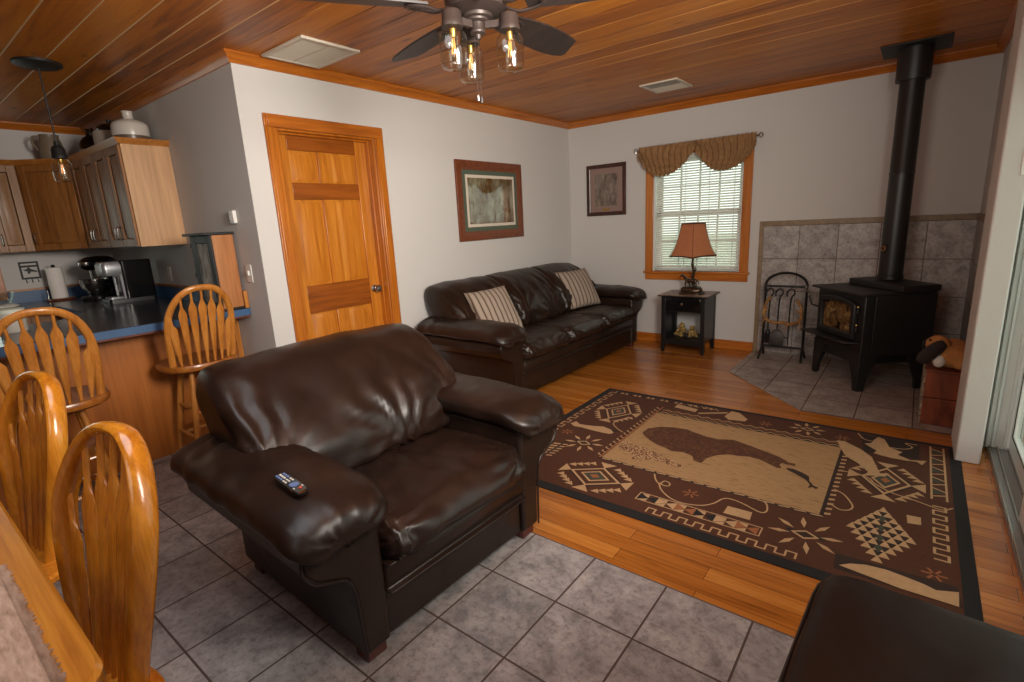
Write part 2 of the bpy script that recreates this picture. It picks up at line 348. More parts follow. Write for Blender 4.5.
def smooth_path(pts, n):
    pts = [tuple(p) for p in pts]; P = [pts[0]]+pts+[pts[-1]]; m = len(pts)-1; out = []
    for i in range(n+1):
        t = min(i*m/n, m-1e-6); k = int(t); f = t-k; p0, p1, p2, p3 = P[k:k+4]
        out.append(tuple(.5*((2*p1[d])+(-p0[d]+p2[d])*f+(2*p0[d]-5*p1[d]+4*p2[d]-p3[d])*f*f+(-p0[d]+3*p1[d]-3*p2[d]+p3[d])*f**3) for d in range(len(p1))))
    return out
def tag(o, label, cat, group=None, kind=None):
    o['label'] = label; o['category'] = cat
    if group: o['group'] = group
    if kind: o['kind'] = kind
    return o
def thing(name, label, cat, loc=(0, 0, 0), rz=0, group=None, kind=None):
    o = bpy.data.objects.new(name, None); COL.objects.link(o); o.empty_display_size = .1
    o.location = loc; o.rotation_euler = (0, 0, rz); return tag(o, label, cat, group, kind)
def dup(root, loc, rz, label, group=None):
    r = root.copy(); COL.objects.link(r); r.location = loc; r.rotation_euler = (0, 0, rz); r['label'] = label
    if group: r['group'] = group
    def rec(a, b):
        for ch in list(a.children):
            c = ch.copy(); COL.objects.link(c); c.parent = b; rec(ch, c)
    rec(root, r); return r
def struct(o, label, cat): return tag(o, label, cat, kind='structure')

# ------------------------------------------------------------------ room
ZC = 2.475; YK = -3.808; XR = 3.69; XD = -3.02; YB = -8.0; YT = -3.7645
# floors
b = B().box((-.02, YT, -.1), (4.3, .02, 0)); struct(b.build('floor_oak', 'oakfloor'), 'honey oak strip floor of the sitting area', 'floor')
b = B().box((XD-.02, YB, -.1), (4.3, YT, 0)); struct(b.build('floor_tile', 'tilefloor'), 'square grey stone tile floor around the armchair', 'floor')
hp = [(2.118, 0), (3.69, 0), (3.69, -1.54), (2.80, -1.54), (2.19, -.905), (2.118, -.83)]
b = B().prism(hp, lambda a, c, t: V(a, c, t), (0, .008)); struct(b.build('floor_hearth', 'hearthtile', bevel=.003), 'grey tiled hearth pad with a clipped corner under the stove', 'floor')
# walls
b = B().box((-.12, YK, 0), (0, -3.586, ZC)).box((-.12, -2.819, 0), (0, .12, ZC)).box((-.12, -3.586, 2.076), (0, -2.819, ZC)); struct(b.build('wall_left', 'wall'), 'light grey wall with the oak door', 'wall')
b = B().box((XD-.12, YK, 0), (-.12, YK+.12, ZC)); struct(b.build('wall_kitchen', 'wall'), 'grey kitchen wall behind the upper cabinets', 'wall')
b = B()
b.box((XD-.12, YB, 0), (XD, -5.9, ZC)).box((XD-.12, -4.72, 0), (XD, YK+.12, ZC)).box((XD-.12, -5.9, 0), (XD, -4.72, 1.0)).box((XD-.12, -5.9, 2.05), (XD, -4.72, ZC))
struct(b.build('wall_kitchen_back', 'wall'), 'grey kitchen wall with the paper towel in front', 'wall')
WX0, WX1, WZ0, WZ1 = 1.045, 1.948, .80, 1.99
b = B().box((0, 0, 0), (WX0, .12, ZC)).box((WX1, 0, 0), (4.3, .12, ZC)).box((WX0, 0, 0), (WX1, .12, WZ0)).box((WX0, 0, WZ1), (WX1, .12, ZC))
struct(b.build('wall_back', 'wall'), 'light grey end wall with the curtained window', 'wall')
b = B().box((XR, -1.56, 0), (3.9, 0, ZC)).box((3.75, -1.64, 0), (3.9, -1.56, ZC)); struct(b.build('wall_right', 'wall'), 'grey side wall right of the stove', 'wall')
b = B().box((3.612, -1.94, 0), (3.718, -1.56, ZC)); struct(b.build('wall_right_post', 'wall', bevel=.008), 'pale wall end between the hearth and the glass door', 'wall')
b = B().box((3.75, -4.05, 2.08), (3.9, -1.64, ZC)).box((3.75, YB, 0), (3.9, -4.05, ZC)); struct(b.build('wall_right_front', 'wall'), 'wall around the sliding glass door', 'wall')
b = B().box((XD-.12, YB-.12, 0), (3.9, YB, ZC)); struct(b.build('wall_front', 'wall'), 'wall behind the viewer', 'wall')
# ceiling of V-grooved planks
b = B(); b.use('pine'); y = 0.18*0.0+.0
k0 = -46
for k in range(k0, 1):
    ya, yb = k*.18, (k+1)*.18; g = .0045
    b.use('pine'); b.poly([V(XD-.12, ya+g, ZC), V(XD-.12, yb-g, ZC), V(4.3, yb-g, ZC), V(4.3, ya+g, ZC)])
    b.use('groovelit' if yb < YK else 'groove'); b.poly([V(XD-.12, yb-g, ZC), V(XD-.12, yb, ZC+.005), V(4.3, yb, ZC+.005), V(4.3, yb-g, ZC)])
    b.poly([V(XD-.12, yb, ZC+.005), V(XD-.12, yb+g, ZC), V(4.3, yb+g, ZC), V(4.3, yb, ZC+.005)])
b.use('pine'); b.box((XD-.12, YB-.12, ZC+.006), (4.3, .2, ZC+.03)); struct(b.build('ceiling'), 'varnished pine plank ceiling', 'ceiling')
# crown mouldings
CP = [(0, 0), (.052, 0), (.052, -.010), (.042, -.018), (.030, -.028), (.018, -.048), (.012, -.058), (0, -.058)]
def crown(n, p0, p1, out, m, label, m0=0, m1=0):
    p0, p1, o = V(*p0), V(*p1), V(*out); a = (p1-p0).normalized()
    b = B().loft([[q+o*d+a*(k*d)+V(0, 0, ZC+z) for d, z in CP] for q, k in ((p0, -m0), (p1, m1))]); struct(b.build('trim_%d' % n, m), label, 'trim')
crown(1, (0, YK, 0), (0, 0, 0), (1, 0, 0), 'trimy', 'oak crown moulding above the oak door', 1, 0)
crown(2, (0, 0, 0), (XR, 0, 0), (0, -1, 0), 'trim', 'oak crown moulding above the window wall')
crown(3, (XD, YK, 0), (0, YK, 0), (0, -1, 0), 'trim', 'oak crown moulding above the kitchen wall', 0, 1)
crown(4, (XD, YB, 0), (XD, YK, 0), (1, 0, 0), 'trimy', 'oak crown moulding at the far end of the kitchen')
crown(5, (XR, -1.56, 0), (XR, 0, 0), (-1, 0, 0), 'trimy', 'oak crown moulding on the wall right of the stove')
# baseboards
def base(n, lo, hi, m, label): struct(B().box(lo, hi).build(n, m, bevel=.004), label, 'baseboard')
base('baseboard_back', (0, -.015, 0), (2.117, 0, .095), 'trim', 'oak baseboard under the window')
base('baseboard_left', (0, -2.74, 0), (.015, 0, .095), 'trimy', 'oak baseboard behind the sofa')
base('baseboard_corner', (0, YK, 0), (.015, -3.67, .095), 'trimy', 'short oak baseboard left of the oak door')
# hearth wall tile
b = B().box((2.155, -.011, 0), (XR, 0, 1.242)); struct(b.build('trim_6', 'walltile'), 'grey square wall tiles behind the stove', 'wall tile')
b = B().box((2.118, -.014, 0), (2.155, 0, 1.288)).box((2.155, -.016, 1.242), (XR, 0, 1.288)); struct(b.build('trim_7', 'tiletrim', bevel=.003), 'narrow brown tile edging around the stove wall tiles', 'tile edging')
b = B().box((XR-.011, -1.56, 0), (XR, -.011, 1.242)); struct(b.build('trim_8', 'walltile_side'), 'grey tiles on the side wall right of the stove', 'wall tile')
b = B().box((XR-.016, -1.56, 1.242), (XR, -.016, 1.288)); struct(b.build('trim_9', 'tiletrim'), 'brown tile edging on the side wall right of the stove', 'tile edging')

# ------------------------------------------------------------------ oak door in left wall
D0, D1, DH, cw = -3.666, -2.739, 2.156, .08
r = thing('door_1', 'six-panel honey oak door in the left wall', 'door', kind='structure')
b = B()
for lo, hi in (((0, D0, 0), (.018, D0+cw, DH-cw)), ((0, D1-cw, 0), (.018, D1, DH-cw))):
    b.box(lo, hi); b.box((.018, lo[1]+.012, 0), (.026, hi[1]-.028 if lo[1] == D0 else hi[1]-.012, DH-cw))
b.build('door_casing', 'trimz', r, bevel=.004)
b = B().prism([(D0, DH), (D1, DH), (D1, DH-cw), (D0, DH-cw)], lambda a, c, t: V(t, a, c), (0, .019)); b.prism([(D0+.012, DH-.012), (D1-.012, DH-.012), (D1-.028, DH-cw), (D0+.028, DH-cw)], lambda a, c, t: V(t, a, c), (.018, .027))
b.build('door_head_casing', 'trimy', r, bevel=.003)
o0, o1, ot = D0+cw, D1-cw, DH-cw
b = B().box((-.12, o0, 0), (.003, o0+.012, ot)).box((-.12, o1-.012, 0), (.003, o1, ot)).box((-.12, o0+.012, ot-.012), (.003, o1-.012, ot)).box((-.089, o0+.012, 0), (-.05, o0+.022, ot-.012)).box((-.089, o1-.022, 0), (-.05, o1-.012, ot-.012)).box((-.089, o0+.022, ot-.022), (-.05, o1-.022, ot-.012)); b.build('door_jamb', 'trimz', r, bevel=.002)
a0, a1, top = o0+.014, o1-.014, ot-.014; st = .098; xm, xb = -.09, -.125
b = B().box((xb, a0, .01), (xm, a0+st, top)).box((xb, a1-st, .01), (xm, a1, top)); b.build('door_stile', 'door', r, bevel=.003)
mid = (a0+a1)/2; ZR = ((.01, .24), (.832, 1.032), (1.636, 1.748), (1.962, top)); ZP = ((.24, .832), (1.032, 1.636), (1.748, 1.962))
b = B()
for z0, z1 in ZR: b.box((xb, a0+st, z0), (xm, a1-st, z1))
b.build('door_rail', 'doorh', r, bevel=.003)
b = B()
for z0, z1 in ZP: b.box((xb, mid-.05, z0), (xm-.0005, mid+.05, z1))
b.build('door_mullion', 'door', r, bevel=.003)
for z0, z1 in ZP:
    for y0, y1 in ((a0+st, mid-.05), (mid+.05, a1-st)):
        b = B(); e = .034
        b.loft([[V(x, y0+i, z0+i), V(x, y1-i, z0+i), V(x, y1-i, z1-i), V(x, y0+i, z1-i)] for x, i in ((xb, 0), (xm-.016, .0), (xm-.016, .006), (xm-.004, e), (xm-.0035, e+.002))]); b.build('door_panel', 'door', r)
b = B().lathe([(.0, 0), (.03, 0), (.03, .006), (.012, .012), (.011, .03), (.026, .042), (.03, .055), (.024, .066), (.0, .07)], n=20)
o = b.build('door_knob', 'chrome', r); o.location = (xm, a1-.06, .945); o.rotation_euler = (0, PI/2, 0)

# ------------------------------------------------------------------ window
r = thing('window_1', 'double-hung window with oak casing behind the lamp', 'window', kind='structure')
b = B().box((WX0-.085, -.02, WZ0-.02), (WX0, 0, 2.08)).box((WX1, -.02, WZ0-.02), (WX1+.085, 0, 2.08)); b.build('window_casing', 'wintrim', r, bevel=.005)
b = B().box((WX0-.085, -.02, 1.99), (WX1+.085, 0, 2.08)); b.build('window_head_casing', 'trim', r, bevel=.004)
b = B().box((WX0-.1, -.035, WZ0-.025), (WX1+.1, .04, WZ0)); b.build('window_stool', 'trim', r, bevel=.006)
b = B().box((WX0-.085, -.018, WZ0-.095), (WX1+.085, 0, WZ0-.025)); b.build('window_apron', 'trim', r, bevel=.004)
b = B().box((WX0, 0, WZ0), (WX0+.012, .12, WZ1)).box((WX1-.012, 0, WZ0), (WX1, .12, WZ1)).box((WX0, 0, WZ1-.012), (WX1, .12, WZ1)).box((WX0, .04, WZ0), (WX1, .12, WZ0+.012)); b.build('window_jamb', 'vinyl', r)
def sash(y, z0, z1):
    x0, x1 = WX0+.012, WX1-.012; f = .045
    b = B().box((x0, y, z0), (x0+f, y+.03, z1)).box((x1-f, y, z0), (x1, y+.03, z1)).box((x0, y, z0), (x1, y+.03, z0+f)).box((x0, y, z1-f), (x1, y+.03, z1))
    for i in (1, 2, 3):
        xx = x0+f+(x1-x0-2*f)*i/4; b.box((xx-.008, y+.008, z0), (xx+.008, y+.022, z1))
    zz = (z0+z1)/2; b.box((x0, y+.008, zz-.008), (x1, y+.022, zz+.008))
    s = b.build('window_sash', 'vinyl', r); B().box((x0+f, y+.013, z0+f), (x1-f, y+.017, z1-f)).build('window_pane', 'pane', s)
zm = 1.40; sash(.07, WZ0+.012, zm+.02); sash(.10-.028+.03, zm-.02, WZ1-.012)
# blind
t = thing('window_blind', 'white horizontal slat blind inside the oak window', 'blind')
b = B(); x0, x1 = WX0+.018, WX1-.018; ns = 46
for i in range(ns):
    z = WZ0+.03+(WZ1-WZ0-.075)*i/(ns-1); R = Matrix.Translation((0, .036, z)) @ Matrix.Rotation(math.radians(42), 4, 'X')
    b.loft([[R @ V(xx, yy, zz) for yy, zz in ((-.0125, -.001), (0, .0015), (.0125, -.001), (.0125, -.0004), (0, .0021), (-.0125, -.0004))] for xx in (x0, x1)])
b.build('slats', 'blind', t)
B().box((x0, .018, WZ1-.045), (x1, .052, WZ1-.014)).build('head_rail', 'blind', t, bevel=.003)
B().box((x0, .024, WZ0+.002), (x1, .05, WZ0+.016)).build('bottom_rail', 'blind', t, bevel=.003)
b = B()
for f in (.08, .36, .64, .92): xx = x0+(x1-x0)*f; b.box((xx-.0015, .022, WZ0+.01), (xx+.0015, .0235, WZ1-.03)).box((xx-.0015, .0495, WZ0+.01), (xx+.0015, .051, WZ1-.03))
b.build('ladder_cord', 'white', t)
# valance on its rod
RZ = 2.07
t = thing('curtain_rod', 'thin curtain rod with wire finials above the window', 'curtain rod')
B().cyl((.885, -.06, RZ), (2.08, -.06, RZ), .007).build('rod', 'chrome', t)
for sx, xx in ((-1, .885), (1, 2.08)):
    b = B().tube(smooth_path([(xx, -.06, RZ), (xx+sx*.015, -.075, RZ+.02), (xx+sx*.035, -.06, RZ), (xx+sx*.015, -.045, RZ-.02), (xx, -.06, RZ)], 16), .004, 6); b.build('finial', 'chrome', t)
for xx in (.915, 2.05): B().cyl((xx, 0, RZ-.014), (xx, -.06, RZ-.012), .006).build('bracket', 'chrome', t)
def swag(xa, xb, dl, dr, seed, label):
    nu, nv = 90, 26; rows = []
    for j in range(nv+1):
        v = j/nv; row = []
        for i in range(nu+1):
            u = i/nu; s = math.sin(PI*u)
            dep = .05+.255*s**.7+dl*(1-u)**3+dr*u**3
            zt = RZ+.026+.008*math.sin(i*1.9+seed)
            z = zt-v*dep
            c = u-.5; fold = math.sin(2*PI*(8.5*c*(1+.55*v*(1-abs(c)))+.35*math.sin(5*v+seed)))*(.35+.65*min(1, v*3))
            ufold = math.sin(2*PI*(4.2*v-1.2*(2*u-1)**2))*max(0, v-.35)*s
            y = -.085-.05*s*v-.017*fold-.022*ufold-.008*math.sin(i*.95+seed)*(1-v)**1.5
            row.append(V(xa+(xb-xa)*u, y, z))
        rows.append(row)
    b = B(); b.loft(rows, close=False, caps=False)
    o = b.build('valance_swag', 'valance', solid=.004, smooth=3); return tag(o, label, 'valance', 'brown window valance swags')
swag(.905, 1.50, .04, 0, 0, 'left brown gathered swag valance hanging over the window')
swag(1.49, 2.062, 0, .06, 2, 'right brown gathered swag valance hanging over the window')

# ------------------------------------------------------------------ sliding glass door
r = thing('door_2', 'white sliding glass patio door at the right edge', 'door', kind='structure')
B().box((3.765, -4.05, 0), (3.90, -1.64, .018)).build('door_sill', 'silver', r)
b = B()
for x in (3.767, 3.80, 3.845): b.box((x, -4.05, .018), (x+.006, -1.64, .032))
b.build('door_track', 'chrome', r)
b = B().box((3.755, -1.685, .018), (3.90, -1.64, 2.08)).box((3.75, -4.05, .018), (3.90, -4.005, 2.08)).box((3.755, -4.005, 2.035), (3.90, -1.685, 2.08)).box((3.775, -1.70, .03), (3.79, -1.685, 2.03)).box((3.825, -1.70, .03), (3.837, -1.685, 2.03))
b.build('door_jamb', 'vinyl', r, bevel=.003)
def slide(x, y0, y1, nm):
    f = .075; b = B().box((x, y0, .034), (x+.032, y0+f, 2.03)).box((x, y1-f, .034), (x+.032, y1, 2.03)).box((x, y0+f, .034), (x+.032, y1-f, .034+.1)).box((x, y0+f, 1.95), (x+.032, y1-f, 2.03))
    o = b.build(nm, 'vinyl', r, bevel=.004)
    b = B()
    for q in ((y0+f-.008, y0+f), (y1-f, y1-f+.008)): b.box((x-.003, q[0], .126), (x, q[1], 1.958))
    b.box((x-.003, y0+f, .126), (x, y1-f, .134)); b.build('door_gasket', 'black', o)
    B().box((x+.014, y0+f, .134), (x+.018, y1-f, 1.95)).build('door_glass', 'pane', o); return o
slide(3.848, -2.86, -1.70, 'fixed_panel'); o = slide(3.803, -3.72, -2.56, 'sliding_panel')
B().tube(smooth_path([(3.80, -2.598, .9), (3.765, -2.598, .93), (3.765, -2.598, 1.09), (3.80, -2.598, 1.12)], 14), .009, 8).build('door_handle', 'white', o)

# ------------------------------------------------------------------ leather seating
ARM = [(0, .045), (.10, .045), (.105, .18), (.112, .30), (.135, .36), (.185, .385), (.235, .41), (.265, .455), (.268, .50), (.245, .54), (.18, .555), (.06, .552), (0, .53), (-.004, .3)]
def pad(ring, axis, stations, fn, n=40):
    R = smooth_ring(ring, n); cx = sum(p[0] for p in R)/n; cz = sum(p[1] for p in R)/n; rings = []
    for t, s in stations:
        rings.append([fn(cx+(a-cx)*s, cz+(c-cz)*s, t) for a, c in R])
    return rings
def ends(t0, t1, m, rnd=.06, q=.42):
    L = t1-t0; st = []
    for i in range(9):
        a = PI/2*i/8; st.append((t0+rnd*(1-math.cos(a)), q+(1-q)*math.sin(a)**.8))
    for i in range(1, m): st.append((t0+rnd+(L-2*rnd)*i/m, 1+.018*math.sin(PI*i/m)))
    for i in range(9):
        a = PI/2*(8-i)/8; st.append((t1-rnd*(1-math.cos(a)), q+(1-q)*math.sin(a)**.8))
    return st
def wr(b, amp, sc, seed, lines=None):
    """soft leather: low lumps, plus puckers radiating from given points"""
    b.bm.normal_update(); moves = []
    for v in b.bm.verts:
        q = v.co*sc+Vector((seed*3.1, seed*1.7, seed*.7)); d = amp*(noise.noise(q)+.5*noise.noise(q*2.3))
        if lines:
            for (p, dirn, L, fq, am) in lines:
                w = v.co-p; dist = w.length
                if dist < L:
                    ang = math.atan2(w.dot(dirn[1]), w.dot(dirn[0])); d += am*(1-dist/L)*math.sin(ang*fq+3*noise.noise(v.co*9))
        moves.append(d)
    for v, d in zip(b.bm.verts, moves): v.co += v.normal*d
def seating(name, label, cat, loc, rz, iw, n, lm, seed, backover, onepiece):
    r = thing(name, label, cat, loc, rz)
    for s in (1, -1):
        rings = []
        for i, (x, k) in enumerate([(.04, 1), (.2, 1), (.5, 1), (.8, 1), (.895, 1), (.915, .97)]):
            rings.append([V(x, s*(iw+.11+(d-.11)*k), .3+(z-.3)*k) for d, z in ARM])
        b = B().loft(rings); a = b.build('arm', lm, r, bevel=.012, smooth=.5, sub=0, seg=3)
        # padded top of the arm
        ring = [(-.035, .58), (-.03, .612), (.03, .638), (.12, .648), (.21, .640), (.28, .612), (.306, .575), (.296, .542), (.24, .540), (.15, .550), (.06, .550), (-.015, .550)]
        R = smooth_ring(ring, 44); rings = []
        for x, k, dz in ([(.0+.05*(1-math.cos(PI/2*i/6)), .45+.55*math.sin(PI/2*i/6), 0) for i in range(7)]+[(.06+i*.025, 1, 0) for i in range(0, 31)]+
                         [(.84, 1, -.002), (.87, 1.0, -.006), (.90, .99, -.012), (.925, .96, -.020), (.945, .90, -.028), (.96, .80, -.036), (.97, .64, -.044), (.974, .45, -.048)]):
            cb = math.sin(PI*min(1, max(0, x)/.95))*.012
            rings.append([V(x, s*(.13+(d-.13)*k+iw), .575+(z-.575)*k+dz+cb*(1 if z > .58 else 0)) for d, z in R])
        b = B().loft(rings); fp = V(.955, s*(iw+.13), .53)
        wr(b, .006, 7, seed+s, [(fp, (V(0, 1, 0), V(0, 0, 1)), .22, 17, .007), (V(.05, s*(iw+.02), .60), (V(1, 0, 0), V(0, s, 0)), .55, 13, .009)])
        b.build('arm_pad', lm, a, smooth=3)
        # piping round the front panel
        pts = [V(.917, s*(iw+.11+(d-.11)*.99), .3+(z-.3)*.99) for d, z in ARM[1:11]]
        B().tube(smooth_path(pts, 40), .0045, 6).build('piping', 'piping', a)
    B().box((.0, -iw-.1, .03), (.16, iw+.1, .80)).build('back_frame', lm, r, bevel=.03, seg=3)
    B().box((.12, -iw, .045), (.895, iw, .232)).build('front_panel', lm, r, bevel=.012, seg=3)
    b = B(); ring = [(.2, .225), (.88, .225), (.912, .24), (.922, .28), (.915, .32), (.88, .34), (.2, .34)]
    b.loft(pad(ring, 'y', [(-iw+.002, .97), (-iw+.012, 1), (0, 1), (iw-.012, 1), (iw-.002, .97)], lambda a, c, t: V(a, t, c))); wr(b, .004, 6, seed); b.build('seat_deck', lm, r, smooth=3)
    w = 2*iw/n
    for i in range(n):
        y0 = -iw+w*i+.003; y1 = y0+w-.006
        ring = [(.34, .34), (.6, .335), (.90, .337), (.945, .345), (.972, .375), (.968, .41), (.93, .452), (.85, .478), (.65, .478), (.45, .462), (.33, .45), (.30, .40)]
        b = B().loft(pad(ring, 'y', ends(y0, y1, 44, .05), lambda a, c, t: V(a, t, c), 56))
        c0 = V(.95, (y0+y1)/2, .42)
        wr(b, .007, 6, seed+i*2, [(V(.93, y0+.03, .45), (V(0, 1, 0), V(1, 0, 0)), .36, 13, .009), (V(.93, y1-.03, .45), (V(0, 1, 0), V(1, 0, 0)), .36, 13, .009), (V(.5, (y0+y1)/2, .47), (V(1, 0, 0), V(0, 1, 0)), .5, 17, .007)])
        sc = b.build('seat_cushion', lm, r, smooth=3)
        pts = [V(.958, y0+.03+(y1-y0-.06)*k/24, .352+.002*math.sin(k)) for k in range(25)]
        B().tube(pts, .004, 6).build('piping', 'piping', sc)
    tw = 2*(iw+backover)/n
    for i in range(n):
        y0 = -(iw+backover)+tw*i+.003; y1 = y0+tw-.006
        ring = [(.44, .455), (.475, .50), (.46, .60), (.40, .70), (.31, .79), (.21, .872), (.11, .918), (.02, .925), (-.03, .90), (-.045, .84), (-.005, .74), (.08, .62), (.16, .52), (.25, .45), (.35, .435)]
        rg = pad(ring, 'y', ends(y0, y1, 54, .055, .62), lambda a, c, t: V(a, t, c), 60); 
        for q in rg:
            for p in q:
                f = abs(p.y)/(iw+backover)
                if f > .72:      # outer shoulders fall away and tuck in between the arms
                    g = (f-.72)/.28; p.z -= .022*g*g*(1 if p.z > .6 else .2)
                if onepiece: p.z -= .03*abs(p.y)**2 if p.z > .8 else 0
        b = B().loft(rg)
        L = [(V(.46, (y0+y1)/2+.12, .50), (V(0, 1, 0), V(0, 0, 1)), .46, 13, .013), (V(.35, y1-.08, .62), (V(0, 1, 0), V(0, 0, 1)), .38, 12, .011), (V(.35, y0+.08, .60), (V(0, 1, 0), V(0, 0, 1)), .38, 12, .011)]
        wr(b, .009, 4.0, seed+i*3+5, L); b.build('back_cushion', lm, r, smooth=3)
    for x in (.10, .86):
        for s in (1, -1): B().box((x-.035, s*(iw+.05)-.04, 0), (x+.035, s*(iw+.05)+.04, .05)).build('foot', 'footwood', r, bevel=.006)
    return r
seating('armchair', 'dark brown leather armchair in the foreground with a remote on its arm', 'armchair', (1.15, -4.19, 0), math.radians(-1.5), .368, 1, 'leather', 3, .165, True)
seating('sofa', 'three-seat dark brown leather sofa along the left wall', 'sofa', (.065, -1.375, 0), 0, .985, 3, 'leathers', 11, .14, False)
# ottoman
t = thing('ottoman', 'dark leather ottoman cut off by the lower right corner', 'ottoman', (3.222, -4.045, 0), math.radians(-2.5))
b = B().box((.015, -.63, .05), (.475, -.015, .33)); b.build('base', 'leather2', t, bevel=.02, seg=3)
ring = [(.0, -.64), (.31, -.645), (.62, -.64), (.63, -.32), (.62, 0), (.31, .008), (.0, 0), (-.008, -.32)]
def sq(cx, cy, hx, hy, z, p=7, n=64):
    out = []
    for k in range(n):
        a = 2*PI*k/n; c, s = math.cos(a), math.sin(a); q = (abs(c)**p+abs(s)**p)**(-1/p); out.append(V(cx+hx*c*q, cy+hy*s*q, z))
    return out
rg = [sq(.245, -.32, .245*k, .33*k, z, 9) for k, z in ((.94, .325), (.985, .335), (1, .36), (1.0, .44), (.99, .462), (.965, .480), (.92, .492), (.82, .499), (.6, .503), (.35, .505), (.1, .506))]
b = B().loft(rg); wr(b, .006, 6, 21); b.build('cushion', 'leather2', t, smooth=3)
B().tube([p for p in sq(.245, -.32, .244, .329, .462, 9)]+[sq(.245, -.32, .244, .329, .462, 9)[0]], .005, 6).build('piping', 'piping', t)
for x in (.06, .43):
    for y in (-.57, -.07): B().box((x-.03, y-.03, 0), (x+.03, y+.03, .055)).build('foot', 'footwood', t, bevel=.005)
# remote on the arm
t = thing('remote_control', 'small black remote control lying on the armchair arm', 'remote control', (1.895, -4.766, .652), math.radians(-8)); t.rotation_euler = (0, .03, math.radians(-4))
B().loft([sq(0, 0, .082*k, .022*k, z, 5, 40) for k, z in ((.93, 0), (1, .006), (1, .014), (.93, .019))]).build('body', 'blackgloss', t)
for i in range(3):
    for j in range(3):
        x, y = -.066+i*.014, -.011+j*.011; B().box((x-.0045, y-.0035, .018), (x+.0045, y+.0035, .022)).build('button', 'keys' if j != 1 else 'keyw', t, bevel=.001)
for i in range(2):
    for j in range(3):
        x, y = -.02+i*.013, -.011+j*.011; B().box((x-.004, y-.003, .018), (x+.004, y+.003, .0215)).build('button', 'keyw', t, bevel=.001)
B().lathe([(.0, .018), (.014, .018), (.014, .0215), (0, .022)], (.025, 0, 0), 20).build('dial', 'keys', t)
B().lathe([(.0, .018), (.0045, .018), (.0045, .022), (0, .0225)], (.058, .004, 0), 12).build('power_button', 'keyr', t)
for y in (-.012, .014): B().lathe([(.0, .018), (.003, .018), (.003, .0215), (0, .022)], (.05, y, 0), 10).build('button', 'keyw', t)
# striped cushions
def cushion(loc, rot, label):
    b = B(); n = 22; h = .225
    for sgn in (1, -1):
        rows = []
        for i in range(n+1):
            row = []
            for j in range(n+1):
                u, v = -1+2*i/n, -1+2*j/n; th = .075*((1-u*u)*(1-v*v))**.42; pin = 1-.05*(1-abs(u)**2)*0-.06*(abs(u*v))**0*(1-max(abs(u), abs(v)))*0
                k = 1-.05*(1-u*u)*abs(v)**3; l = 1-.05*(1-v*v)*abs(u)**3
                row.append(V(h*u*l, h*v*k, sgn*th))
            rows.append(row)
        b.loft(rows, close=False, caps=False)
    bmesh.ops.remove_doubles(b.bm, verts=b.bm.verts, dist=.0005); b.rough(.006, 9, loc[1])
    o = b.build('throw_cushion', 'cushion', smooth=3); o.location = loc; o.rotation_euler = rot
    return tag(o, label, 'cushion', 'striped cushions on the sofa')
cushion((.53, -2.14, .665), (math.radians(4), math.radians(58), math.radians(-8)), 'beige striped cushion on the near end of the sofa')
cushion((.49, -.68, .672), (math.radians(2), math.radians(58), math.radians(-14)), 'beige striped cushion at the far corner of the sofa')

